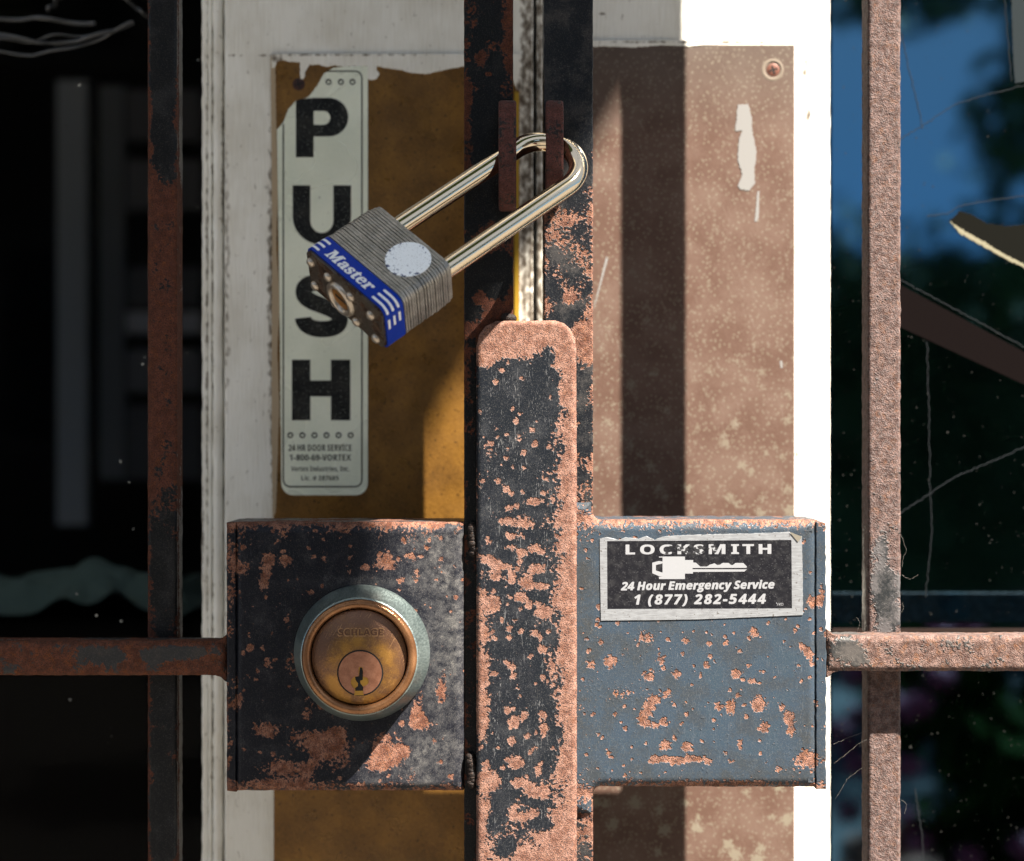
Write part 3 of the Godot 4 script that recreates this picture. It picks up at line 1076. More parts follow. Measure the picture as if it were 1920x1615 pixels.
		for k in 60:
			var t := c.sample_baked(c.get_baked_length() * k / 59.0)
			ln.append(Vector3(t.x + jit.get_noise_1d(k * 3.0) * 0.9, t.y + jit.get_noise_1d(k * 3.0 + 500.0) * 0.9, zg - 0.25 + 0.22 * jit.get_noise_1d(k * 9.0)))
		s.tube(ln, 0.25, 6)
		obj("film_crease", s, crease, pane)
	s = shape()
	s.plate(torn([1684, 532, 1935, 668, 1935, 728, 1684, 612], zg, 0.25, 41), zg + 0.1, zg - 0.3, 0.1)
	obj("tape_strip", s, mat(Color(0.06, 0.045, 0.045), 0.8, 0.0, 0.06), pane)
	s = shape()
	s.plate(torn([1781, 413, 1800, 396, 1822, 402, 1850, 418, 1885, 424, 1935, 420, 1935, 506, 1880, 477, 1840, 453, 1800, 430], zg, 0.8, 42), zg + 0.25, zg - 0.3, 0.1)
	var flap := obj("torn_film", s, mat(Color(0.07, 0.07, 0.06), 0.8, 0.0, 0.08), pane)
	s = shape()
	s.plate(torn([1780, 415, 1800, 428, 1840, 451, 1880, 475, 1935, 503, 1935, 510, 1880, 483, 1838, 460, 1798, 437], zg, 0.9, 43), zg + 0.6, zg + 0.27, 0.1)
	obj("torn_edge", s, mat(Color(0.45, 0.43, 0.35), 0.9), flap)
	s = shape()
	s.plate(torn([1896, -20, 1935, -20, 1935, 152, 1903, 156, 1899, 90], zg, 0.6, 44), zg + 0.1, zg - 0.3, 0.1)
	obj("torn_film", s, mat(Color(0.14, 0.16, 0.17), 0.7, 0.0, 0.1), pane)
	s = shape()
	s.box(Vector3(px(1561, zg), py(1186, zg), zg - 0.2), Vector3(814, py(1178, zg), zg + 0.4))
	obj("glass_seam", s, mat(Color(0.15, 0.12, 0.11), 0.7, 0.0, 0.1), pane)

	# the spotted brown plate
	var smear := mat(Color(0.47, 0.465, 0.46), 0.8, 0.0, 0.2)
	pa = Rect2(pv(1030, 1650, zp), Vector2.ZERO).expand(pv(1500, 60, zp))
	var d1 := noise(601, 0.03, 4)
	var d2 := noise(602, 0.11, 1, FastNoiseLite.TYPE_CELLULAR)
	d2.cellular_return_type = FastNoiseLite.RETURN_DISTANCE
	var d2v := noise(602, 0.11, 1, FastNoiseLite.TYPE_CELLULAR)
	d2v.cellular_return_type = FastNoiseLite.RETURN_CELL_VALUE
	var d3 := noise(604, 0.36, 1, FastNoiseLite.TYPE_CELLULAR)
	d3.cellular_return_type = FastNoiseLite.RETURN_DISTANCE
	var d3v := noise(604, 0.36, 1, FastNoiseLite.TYPE_CELLULAR)
	d3v.cellular_return_type = FastNoiseLite.RETURN_CELL_VALUE
	var d4 := noise(605, 0.5, 4)
	var d5 := noise(606, 1.0, 2)
	var brown := painted(pa, 2.8, 0.5, 0.015, func(x, y):
		var k := clampf(0.5 + d1.get_noise_2d(x, y) * 1.0 + d4.get_noise_2d(x, y) * 0.35, 0.0, 1.0)
		var c := Color(0.545, 0.42, 0.36).lerp(Color(0.635, 0.525, 0.465), k)
		var top := clampf((y - py(260, zp)) / 60.0, 0.0, 1.0)
		c = c.lerp(Color(0.55, 0.505, 0.465), top * 0.75)
		var wx: float = x + d4.get_noise_2d(x * 0.7, y * 0.7) * 3.0
		var wy: float = y + d4.get_noise_2d(x * 0.7 + 70.0, y * 0.7) * 3.0
		var spot := (d2.get_noise_2d(wx, wy) + 1.0)
		var sz := d2v.get_noise_2d(wx, wy)
		var low := clampf((py(350, zp) - y) / 260.0, 0.0, 1.0)
		var e := clampf(((0.10 + 0.34 * maxf(sz, 0.0)) * (0.5 + 0.8 * low) - spot + d4.get_noise_2d(x, y) * 0.16) * 5.0, 0.0, 1.0) * float(sz > -0.25)
		var e2 := clampf((0.29 - (d3.get_noise_2d(x, y) + 1.0) + d4.get_noise_2d(x + 9.0, y) * 0.1) * 5.0, 0.0, 1.0) * float(d3v.get_noise_2d(x, y) > -0.15)
		c = c.lerp(Color(0.76, 0.73, 0.64), maxf(e * (0.6 + 0.25 * low), e2 * 0.8))
		var sc := absf(d5.get_noise_2d((x + y * 0.35) * 0.28, (y - x * 0.3) * 0.025))
		if sc < 0.014 and d1.get_noise_2d(y, x) > -0.1:
			c = c.lerp(Color(0.80, 0.76, 0.70), 0.45)
		c = Color(c.r * 0.58, c.g * 0.57, c.b * 0.57)
		return [c, 0.5 + e * 0.15 + d4.get_noise_2d(x, y) * 0.2, d4.get_noise_2d(x, y) * 0.12])
	s = shape(pa)
	s.plate(rect_poly(pv(1036, 84, zp), Vector2(px(1490, zp), -330)), zp, DOOR + 0.02, 0.5)
	plate = obj("kick_plate", s, brown, right)
	s = shape(area)
	s.plate(torn([1032, 76, 1494, 74, 1494, 79, 1440, 82, 1380, 80, 1290, 87, 1240, 85, 1190, 89, 1130, 87, 1032, 90], zp, 0.6, 51), zp + 0.3, zp + 0.02, 0.15)
	obj("paint_edge", s, wp, plate)
	s = shape(area)
	s.plate(torn([1383, 197, 1403, 195, 1409, 218, 1411, 250, 1419, 285, 1414, 320, 1416, 345, 1404, 358, 1388, 356, 1383, 348, 1392, 326, 1383, 300, 1386, 260, 1392, 244, 1378, 246, 1381, 222], zp, 0.7, 52), zp + 0.25, zp + 0.02, 0.1)
	obj("paint_smear", s, smear, plate)
	s = shape(area)
	s.plate(torn([1420, 360, 1424, 358, 1423, 405, 1420, 416, 1415, 415, 1416, 408], zp, 0.4, 53), zp + 0.15, zp + 0.02, 0.05)
	obj("paint_smear", s, smear, plate)
	for q in [[1137, 480, 1140, 486, 1118, 566, 1112, 582], [1462, 678, 1467, 676, 1468, 690, 1464, 690]]:
		s = shape(area)
		s.sheet(torn(q, zp, 0.2, int(q[0])), zp + 0.06)
		obj("scratch", s, smear, plate)
	s = shape()
	s.lathe(PackedVector2Array([Vector2(6.4, zp + 0.03), Vector2(5.0, zp + 0.5), Vector2(4.4, zp + 0.1)]), pv(1449, 131, zp), 24)
	obj("screw_ring", s, mat(Color(0.44, 0.40, 0.36), 0.7, 0.0, 0.2), plate)
	screw_head("screw", pv(1450, 131, zp), zp - 0.6, 4.5, mat(Color(0.38, 0.23, 0.18), 0.5, 0.2), mat(Color(0.05, 0.035, 0.03), 0.9), plate)


# ---------------------------------------------------------------- the iron gate
func bar(called: String, parent: Node, a: Vector2, b: Vector2, zf: float, zb: float, r: float, m: Material, area: Rect2, rough := 0.3) -> MeshInstance3D:
	var s := shape(area)
	s.plate(rect_poly(a, b), zf, zb, r, rough, 2.5, 4, noise(int(a.x * 7.0) + 900, 0.22, 3))
	return obj(called, s, m, parent)

func weld(parent: Node, list: Array, m: Material) -> void:
	var s := shape()
	var g := noise(71, 0.5, 3)
	for i in range(0, list.size() - 1):
		var a = list[i]
		var b = list[i + 1]
		if Vector2(a[0], a[1]).distance_to(Vector2(b[0], b[1])) > 30.0:
			if s.v.size():
				obj("weld", s, m, parent)
			s = shape()
			continue
		for k in 7:
			var t := k / 7.0
			var p := pv(lerpf(a[0], b[0], t), lerpf(a[1], b[1], t), 0.0)
			var w: float = lerpf(a[3], b[3], t) * S * (0.85 + 0.5 * g.get_noise_2d(p.x * 3.0, p.y * 3.0))
			s.ball(Vector3(p.x + g.get_noise_2d(p.y * 2.0, 5.0) * 1.2, p.y, lerpf(a[2], b[2], t) + g.get_noise_2d(p.y * 3.0, 50.0)), Vector3(w, w * 0.9, 2.4), 7, 12)
	if s.v.size():
		obj("weld", s, m, parent)

func area_of(x0: float, y0: float, x1: float, y1: float, z: float, margin: float) -> Rect2:
	return Rect2(pv(x0, y1, z), Vector2.ZERO).expand(pv(x1, y0, z)).grow(margin)

func hasp(parent: Node, xc: float, hole: Vector2, front: float, top: float, foot: float, m: Material) -> void:
	# a flat eye standing out from the post, seen edge on; the outline lies in the plane of y and z, its hole joined to the back edge by a hair slit
	var outline := PackedVector2Array([Vector2(-2, hole.y - 0.1), Vector2(-2, foot), Vector2(front - 14, foot), Vector2(front - 9, foot + 2), Vector2(front - 2.5, foot + 11), Vector2(front, foot + 17), Vector2(front, top - 5), Vector2(front - 2, top - 1.5), Vector2(front - 6, top), Vector2(-2, top), Vector2(-2, hole.y + 0.1)])
	for k in 33:
		outline.append(hole + Vector2.from_angle(lerpf(PI - 0.02, -PI + 0.02, k / 32.0)) * 8.2)
	var s := shape(Rect2(0, 0, 60, 60))
	s.plate(outline, 4.4, -3.0, 1.3, 0.0, 0.0, 4)
	var far_side := shape(Rect2(0, 0, 60, 60))
	far_side.plate(outline, 4.4, 3.0, 1.3, 0.0, 0.0, 4, null, false)
	far_side.moved(Basis(Vector3(1, 0, 0), Vector3(0, 1, 0), Vector3(0, 0, -1)), Vector3.ZERO)
	for i in range(0, far_side.v.size(), 3):
		s.tri(far_side.v[i], far_side.v[i + 1], far_side.v[i + 2], far_side.n[i], far_side.n[i + 1], far_side.n[i + 2], far_side.u[i], far_side.u[i + 1], far_side.u[i + 2])
	s.moved(Basis(Vector3(0, 0, 1), Vector3(0, 1, 0), Vector3(-1, 0, 0)), Vector3(xc, 0, 0))
	obj("hasp_eye", s, m, parent)

func build_gates() -> void:
	var bumps := noise(55, 0.2, 3)
	var left := thing("security_gate", "left leaf of the rusty iron gate, with the brass deadbolt box", "gate", "leaves of the iron gate")
	var right := thing("security_gate", "right leaf of the rusty iron gate, with the locksmith sticker", "gate", "leaves of the iron gate")

	# ---- bars
	var zv := -22.0
	var a := area_of(275, -40, 343, 1660, zv, 0.0)
	var m_vl := rusty(a, 4.2, {"seed": 11, "z": zv, "bias": 0.25, "kb": 0.55, "spot": 0.0, "paint": Color(0.11, 0.115, 0.125), "wear": 0.35, "worn": Color(0.33, 0.33, 0.34), "pale": Color(0.50, 0.30, 0.235), "dark": Color(0.40, 0.235, 0.18), "orange": 0.3, "scratch": 0.2, "edge": [0.35, 0.35, 0, 0], "edge_width": 2.2,
		"patches": [[305, 60, 26, 110, -1.2], [306, 250, 22, 70, -0.9], [305, 1010, 28, 80, -0.75], [310, 1120, 30, 60, -0.7], [306, 1420, 26, 150, -0.75], [308, 1560, 26, 90, -0.7], [308, 1290, 30, 40, -0.6]]})
	bar("upright_bar", left, Vector2(px(275.5, zv), -1120), Vector2(px(331, zv), 930), zv, zv - 18, 2.2, m_vl, a)
	a = area_of(1615, -40, 1690, 1660, zv, 0.0)
	var m_vr := rusty(a, 4.2, {"seed": 17, "z": zv, "bias": 0.55, "kb": 0.6, "km": 0.55, "paint": Color(0.2, 0.21, 0.22), "wear": 0.8, "worn": Color(0.49, 0.465, 0.47), "pale": Color(0.66, 0.525, 0.49), "dark": Color(0.40, 0.285, 0.255), "orange": 0.3, "scratch": 0.0, "relief": 0.15, "gritty": 0.6, "spec": 0.4,
		"patches": [[1665, 1130, 24, 60, -1.2], [1650, 1050, 18, 70, -0.7]]})
	bar("upright_bar", right, Vector2(px(1628, zv), -1120), Vector2(px(1690, zv), 930), zv, zv - 18, 2.0, m_vr, a, 0.6)
	var zh := -4.0
	a = area_of(-30, 1203, 440, 1268, zh, 0.0)
	var m_hl := rusty(a, 4.2, {"seed": 23, "z": zh, "bias": -0.12, "kb": 0.9, "paint": Color(0.27, 0.27, 0.275), "wear": 0.4, "worn": Color(0.40, 0.36, 0.33), "pale": Color(0.57, 0.345, 0.26), "dark": Color(0.42, 0.25, 0.19), "orange": 0.5, "scratch": 0.15, "edge": [0, 0, 0.9, 0.9], "edge_width": 2.2, "patches": [[370, 1250, 50, 18, 0.8], [250, 1232, 24, 22, 0.6], [90, 1235, 40, 20, 0.6], [320, 1226, 60, 12, -0.8], [200, 1230, 40, 14, -0.6]]})
	var s := shape(a)
	s.plate(rect_poly(Vector2(-905, py(1268, zh)), Vector2(px(424.5, zh), py(1203, zh))), zh, zh - 18, 3.4, 0.35, 2.5, 4, bumps)
	for q in [[1203, 1], [1268, -1]]:
		var e := py(q[0], zh)
		s.plate(PackedVector2Array([Vector2(px(403, zh), e), Vector2(px(413, zh), e + q[1] * 0.7), Vector2(px(420, zh), e + q[1] * 2.6), Vector2(px(424.4, zh), e + q[1] * 3.2), Vector2(px(424.4, zh), e - q[1] * 3.0), Vector2(px(403, zh), e - q[1] * 3.0)]), zh - 1.2, zh - 15, 0.5, 0.2, 2.0, 2, bumps)
	obj("cross_bar", s, m_hl, left)
	a = area_of(1540, 1192, 1950, 1260, zh, 0.0)
	var m_hr := rusty(a, 4.2, {"seed": 29, "z": zh, "bias": 0.35, "kb": 0.7, "km": 0.6, "paint": Color(0.25, 0.255, 0.26), "wear": 0.7, "worn": Color(0.45, 0.41, 0.39), "pale": Color(0.70, 0.555, 0.51), "dark": Color(0.42, 0.29, 0.25), "orange": 0.5, "spec": 0.4, "scratch": 0.0, "relief": 0.11, "gritty": 0.35, "patches": [[1600, 1225, 26, 22, -0.8], [1580, 1215, 24, 16, -0.6]]})
	s = shape(a)
	s.plate(rect_poly(Vector2(px(1550.5, zh), py(1260, zh)), Vector2(925, py(1193, zh))), zh, zh - 18, 3.4, 0.6, 2.5, 4, noise(58, 0.3, 3))
	for q in [[1193, 1], [1260, -1]]:
		var e := py(q[0], zh)
		s.plate(PackedVector2Array([Vector2(px(1572, zh), e), Vector2(px(1562, zh), e + q[1] * 0.8), Vector2(px(1556, zh), e + q[1] * 2.6), Vector2(px(1550.6, zh), e + q[1] * 3.2), Vector2(px(1550.6, zh), e - q[1] * 3.0), Vector2(px(1572, zh), e - q[1] * 3.0)]), zh - 1.2, zh - 15, 0.5, 0.3, 2.0, 2, bumps)
	obj("cross_bar", s, m_hr, right)
	# hinge posts and rails that close the leaves outside the view
	for q in [[left, -900, -872], [right, 895, 923]]:
		bar("hinge_post", q[0], Vector2(q[1], -1125), Vector2(q[2], 940), -5, -48, 2.5, m_vl if q[0] == left else m_vr, area_of(275, -40, 343, 1660, zv, 0.0))

	# ---- meeting posts
	var zo := -3.0
	a = area_of(870, -40, 963, 1660, zo, 0.0)
	var m_pl := rusty(a, 4.2, {"seed": 37, "z": zo, "bias": -0.35, "kb": 0.75, "paint": Color(0.085, 0.092, 0.105), "wear": 0.2, "worn": Color(0.30, 0.29, 0.28), "pale": Color(0.49, 0.285, 0.215), "dark": Color(0.36, 0.205, 0.15), "scratch": 0.1, "edge": [0.3, 0.45, 0, 0], "edge_width": 2.5,
		"patches": [[900, 108, 9, 14, 0.9], [952, 60, 12, 60, 0.6], [916, 139, 6, 4, 1.0], [876, 200, 8, 70, 0.5], [915, 470, 55, 45, 0.75], [905, 520, 40, 28, -1.0], [935, 510, 24, 44, -0.9], [893, 400, 34, 44, -0.4], [910, 520, 14, 9, 1.1], [896, 555, 14, 14, 0.9], [940, 570, 30, 40, 0.9], [920, 620, 40, 30, 0.6], [885, 700, 12, 90, 0.2]]})
	bar("meeting_post", left, Vector2(px(870, zo), -1125), Vector2(px(962, zo), 940), zo, -49.5, 0.9, m_pl, a, 0.25)
	a = area_of(1020, -40, 1113, 1660, zo, 0.0)
	var m_pr := rusty(a, 4.2, {"seed": 41, "z": zo, "bias": -0.22, "kb": 0.7, "km": 0.6, "paint": Color(0.125, 0.14, 0.165), "wear": 0.5, "worn": Color(0.42, 0.39, 0.37), "pale": Color(0.76, 0.555, 0.47), "dark": Color(0.48, 0.31, 0.25), "scratch": 0.15, "edge": [0.1, 0.55, 0, 0], "edge_width": 2.0, "relief": 0.08,
		"patches": [[1066, 100, 60, 180, -1.1], [1066, 300, 50, 60, -0.5], [1040, 420, 40, 28, 0.5], [1028, 580, 14, 18, 1.1], [1070, 560, 12, 12, 1.1], [1060, 600, 34, 30, -0.9], [1098, 640, 22, 40, 1.0], [1090, 620, 20, 14, 0.9], [1098, 760, 16, 60, -0.4], [1100, 690, 16, 20, -0.5], [1100, 1560, 16, 60, 0.3]]})
	bar("meeting_post", right, Vector2(px(1020, zo), -1125), Vector2(px(1112, zo), 940), zo, -49.5, 0.9, m_pr, a, 0.35)

	# ---- left lock box
	a = area_of(423, 978, 876, 1490, 0.0, 0.0)
	var m_bl := rusty(a, 4.5, {"seed": 43, "bias": -0.62, "kb": 0.62, "km": 0.55, "paint": Color(0.10, 0.11, 0.15), "wear": 0.26, "worn": Color(0.52, 0.51, 0.50), "pale": Color(0.76, 0.545, 0.455), "dark": Color(0.50, 0.31, 0.24), "scratch": 0.3, "edge": [0.55, 0, 1.3, 1.2], "edge_width": 4.5, "spot": 0.13, "spot_freq": 0.15, "patch_scale": 0.85, "rubbed": [[840, 1180, 60, 220, 0.75], [780, 1430, 90, 60, 0.6], [800, 1030, 80, 50, 0.4], [690, 1090, 120, 14, 0.5]],
		"patches": [[455, 1065, 22, 16, 0.95], [497, 1072, 13, 26, 0.95], [535, 1050, 13, 12, 1.0], [507, 1048, 10, 14, 0.9], [492, 1098, 12, 14, 0.9], [720, 1058, 24, 14, 1.0], [772, 1045, 14, 10, 1.0], [780, 1076, 9, 18, 1.0], [683, 1064, 9, 8, 1.0], [750, 1088, 9, 8, 1.0], [727, 1043, 8, 7, 1.0], [498, 1370, 24, 20, 0.95], [573, 1343, 14, 14, 0.9], [600, 1390, 60, 24, 0.85], [620, 1415, 50, 22, 0.8], [550, 1440, 70, 18, 0.8], [782, 1335, 14, 34, 1.0], [790, 1352, 22, 16, 0.9], [725, 1410, 34, 30, 1.15], [712, 1436, 28, 14, 0.9], [757, 1408, 14, 14, 1.0], [448, 1317, 12, 18, 0.9], [469, 1216, 10, 9, 0.8], [500, 1240, 12, 14, 0.8], [632, 1375, 20, 18, 0.8], [530, 1470, 120, 10, 0.6], [545, 1200, 14, 60, 0.5], [590, 1320, 30, 22, 0.6], [828, 1300, 10, 26, 0.9], [436, 1100, 8, 100, 0.3]]})
	s = shape(a)
	s.plate(pts([438, 980, 872, 980, 873, 1400, 869, 1486, 438, 1486], 0), 0, -48, 5.6, 0.35, 3.0, 5, bumps)
	var boxl := obj("lock_box", s, m_bl, left)
	s = shape(a)
	s.plate(pts([424, 981, 441.5, 980, 441.5, 1486, 424, 1485], 0), -0.6, -47, 1.5, 0.4, 3.0, 3, bumps)
	obj("end_plate", s, m_bl, boxl)

	# ---- right lock box, one sheet with the post
	a = area_of(1076, 972, 1552, 1486, 0.0, 0.0)
	var m_br := rusty(a, 4.5, {"seed": 47, "bias": -0.66, "kb": 0.42, "km": 0.62, "paint": Color(0.285, 0.345, 0.41), "wear": 0.5, "worn": Color(0.26, 0.27, 0.28), "pale": Color(0.80, 0.585, 0.50), "dark": Color(0.50, 0.34, 0.28), "orange": 0.3, "scratch": 0.35, "edge": [0.25, 0.15, 1.5, 1.3], "edge_width": 4.2, "spot": 0.12, "spot_freq": 0.17, "relief": 0.09, "gloss": 0.32, "patch_scale": 0.68, "rubbed": [[1095, 1100, 24, 260, 0.7], [1300, 1465, 220, 22, 0.6], [1520, 1400, 30, 60, 0.5], [1180, 1260, 70, 70, 0.25], [1500, 1060, 40, 80, 0.4]],
		"patches": [[1414, 1186, 14, 13, 1.2], [1285, 1202, 10, 9, 1.1], [1329, 1207, 9, 8, 1.1], [1362, 1206, 9, 8, 1.1], [1240, 1236, 13, 16, 1.1], [1325, 1247, 9, 9, 1.1], [1380, 1264, 14, 13, 1.2], [1269, 1264, 13, 12, 1.1], [1216, 1268, 18, 14, 0.9], [1314, 1266, 7, 9, 1.0], [1412, 1278, 14, 9, 1.0], [1250, 1299, 12, 13, 1.1], [1230, 1312, 18, 12, 1.2], [1216, 1328, 16, 16, 1.2], [1203, 1348, 18, 16, 1.2], [1222, 1360, 24, 11, 1.2], [1245, 1352, 10, 12, 1.1], [1347, 1325, 12, 12, 1.2], [1369, 1325, 14, 18, 1.3], [1424, 1320, 20, 20, 1.3], [1385, 1304, 9, 7, 1.0], [1434, 1363, 13, 16, 1.2], [1479, 1346, 15, 18, 1.2], [1465, 1325, 9, 10, 1.0], [1483, 1372, 12, 14, 1.0], [1288, 1400, 14, 18, 1.2], [1248, 1397, 14, 12, 1.1], [1264, 1384, 9, 9, 1.0], [1388, 1396, 8, 14, 1.1], [1225, 1425, 12, 14, 1.2], [1243, 1424, 20, 9, 1.3], [1274, 1426, 22, 10, 1.3], [1302, 1423, 20, 8, 1.3], [1327, 1428, 9, 10, 1.2], [1510, 1424, 34, 24, 1.15], [1461, 1442, 12, 9, 1.1], [1370, 1426, 10, 9, 1.0], [1517, 1228, 12, 14, 1.2], [1508, 1216, 12, 10, 1.2], [1525, 1245, 10, 10, 1.0], [1526, 1130, 16, 16, 1.3], [1540, 1120, 8, 30, 0.9], [1160, 1250, 30, 60, 0.35], [1190, 1300, 40, 20, 0.5], [1120, 1310, 40, 60, 0.3], [1142, 1240, 18, 14, 0.9], [1108, 1245, 14, 14, 0.9], [1210, 1195, 26, 22, 0.7], [1330, 1470, 200, 10, 0.5]]})
	s = shape(a)
	var out := PackedVector2Array([pv(1052, 940), pv(1112, 940)])
	for k in 7:
		var t := PI + PI / 2 * k / 6
		out.append(pv(1128 + 16 * cos(t), 960 - 16 * sin(t)))
	out.append_array(pts([1536, 976, 1536, 1479]))
	for k in 7:
		var t := PI / 2 + PI / 2 * k / 6
		out.append(pv(1130 + 18 * cos(t), 1496 - 18 * sin(t)))
	out.append_array(pts([1112, 1530, 1052, 1530]))
	s.plate(out, 0, -48, 5.6, 0.6, 3.0, 5, noise(57, 0.3, 3))
	var boxr := obj("lock_box", s, m_br, right)
	s = shape(a)
	s.plate(pts([1530.5, 979, 1549, 980, 1550, 1300, 1549, 1480, 1530.5, 1481], 0), -0.3, -47, 0.6, 0.8, 2.5, 3, noise(59, 0.35, 3))
	obj("end_plate", s, m_br, boxr)

	# ---- cover strip over the joint
	var zc := 4.5
	a = area_of(890, 598, 1083, 1660, zc, 0.0)
	var m_c := rusty(a, 4.4, {"seed": 53, "z": zc, "bias": -0.60, "kb": 0.68, "km": 0.6, "paint": Color(0.135, 0.15, 0.18), "wear": 0.33, "worn": Color(0.36, 0.37, 0.385), "pale": Color(0.79, 0.60, 0.525), "dark": Color(0.58, 0.40, 0.335), "orange": 0.12, "scratch": 1.0, "edge": [0.55, 0.7, 0, 0], "edge_width": 4.0, "spot": 0.15, "spot_freq": 0.14, "relief": 0.07, "patch_scale": 0.83, "ramp": [[0, px(1005, zc), px(1060, zc), 0.85], [1, py(1500, zc), py(1600, zc), 0.95]],
		"patches": [[985, 625, 110, 55, 1.7], [915, 670, 34, 24, 1.0], [965, 705, 60, 50, -0.75], [1030, 660, 12, 22, -1.3], [960, 790, 80, 90, -0.55], [1000, 760, 40, 60, -0.6], [1018, 720, 24, 50, -0.8], [962, 762, 10, 7, 1.1], [975, 816, 14, 14, 1.0], [1000, 795, 20, 26, 0.9], [935, 800, 18, 20, 1.0], [925, 850, 20, 30, 0.8], [950, 919, 9, 8, 1.0], [957, 952, 10, 7, 1.0], [955, 978, 18, 9, 1.1], [985, 978, 17, 16, 1.2], [1000, 940, 16, 8, 1.0], [959, 1007, 10, 8, 1.0], [957, 1026, 14, 8, 1.1], [980, 1008, 9, 8, 1.0], [1001, 1028, 12, 11, 1.1], [979, 1036, 12, 8, 1.0], [917, 1012, 9, 10, 1.0], [915, 1050, 14, 10, 1.2], [930, 1061, 14, 11, 1.2], [952, 1062, 10, 8, 1.0], [933, 1082, 12, 10, 1.2], [958, 1083, 10, 14, 1.1], [975, 1053, 8, 7, 1.0], [1000, 1068, 20, 12, 1.3], [988, 1092, 16, 13, 1.2], [1014, 1098, 13, 9, 1.0], [953, 1119, 7, 8, 1.0], [973, 1120, 14, 10, 1.1], [929, 1133, 13, 18, 1.2], [991, 1134, 9, 9, 1.0], [1008, 1130, 7, 6, 1.0], [975, 1141, 7, 6, 0.9], [1018, 1147, 14, 12, 1.2], [955, 1178, 7, 10, 1.0], [1012, 1193, 6, 9, 1.0], [1015, 1216, 8, 8, 1.0], [960, 1250, 9, 8, 1.0], [929, 1263, 8, 6, 1.0], [963, 1266, 7, 6, 1.0], [995, 1230, 7, 7, 0.9], [950, 1241, 7, 6, 0.9], [905, 1180, 16, 90, 0.7], [903, 1300, 16, 60, 0.8], [905, 1350, 15, 40, 0.6], [965, 1357, 14, 12, 1.3], [983, 1341, 9, 9, 1.1], [951, 1333, 7, 8, 1.0], [972, 1287, 6, 8, 0.9], [961, 1390, 9, 10, 1.1], [1003, 1405, 8, 8, 1.0], [967, 1430, 18, 16, 1.2], [976, 1466, 20, 12, 1.2], [918, 1464, 22, 20, 1.2], [912, 1432, 8, 9, 0.9], [1018, 1340, 8, 8, 1.0], [1020, 1366, 8, 14, 1.0], [1010, 1444, 8, 10, 1.0], [994, 1482, 13, 16, 1.2], [1014, 1486, 14, 18, 1.2], [975, 1520, 30, 16, 1.0], [905, 1520, 16, 40, 0.9], [990, 1545, 40, 20, 0.5], [940, 1540, 30, 40, -0.5], [1015, 1545, 26, 14, -1.0], [980, 1520, 12, 9, -1.1], [950, 1590, 16, 18, -1.0], [1030, 1370, 30, 60, -0.3]]})
	s = shape(a)
	s.plate(pts([893, 650, 898, 628, 910, 611, 930, 602, 960, 601, 1040, 601, 1058, 606, 1070, 617, 1078, 633, 1081, 655, 1082, 1000, 1082, 3400, 893, 3400], zc), zc, 0.15, 2.8, 0.3, 3.0, 4, bumps)
	obj("cover_strip", s, m_c, left)
	var cn := noise(77, 1.1, 3)
	var char_ := painted(Rect2(0, 0, 30, 30), 5.0, 0.6, 0.06, func(x, y):
		var k := cn.get_noise_2d(x, y)
		return [Color(0.07, 0.06, 0.06).lerp(Color(0.27, 0.2, 0.165), clampf(k * 2.0, 0.0, 1.0)), 0.5 + k * 0.5, 0.1])
	char_.uv1_triplanar = true
	char_.uv1_scale = Vector3(33.0, 33.0, 33.0)
	weld(left, [[886, 985, -1.0, 9, 12], [888, 1003, -0.5, 10, 12], [889, 1022, 0.0, 9, 12], [888, 1040, -0.5, 8, 10], [882, 1420, -1.0, 9, 14], [885, 1440, -0.5, 10, 12], [886, 1458, 0.0, 10, 12], [884, 1475, -0.5, 10, 10], [890, 930, -2.0, 6, 14], [950, 596, -1.0, 12, 6], [962, 598, -1.0, 8, 5]], char_)

	# ---- the two eyes that take the padlock
	var m_h := rusty(Rect2(0, 0, 60, 60), 4.2, {"seed": 71, "bias": 0.2, "kb": 0.5, "paint": Color(0.13, 0.11, 0.11), "wear": 0.2, "depth": 1.0, "pale": Color(0.34, 0.215, 0.20), "dark": Color(0.27, 0.17, 0.155), "orange": 0.05, "scratch": 0.2, "relief": 0.03, "gloss": 0.4})
	hasp(left, px(951.5, 24), Vector2(17.5, 138.0), 29.0, py(185, 28), py(390, 14), m_h)
	hasp(right, px(1040, 22), Vector2(13.2, 144.5), 24.5, py(185, 24), py(375, 12), m_h)
	build_deadbolt(left)
	build_locksmith_sticker(boxr)


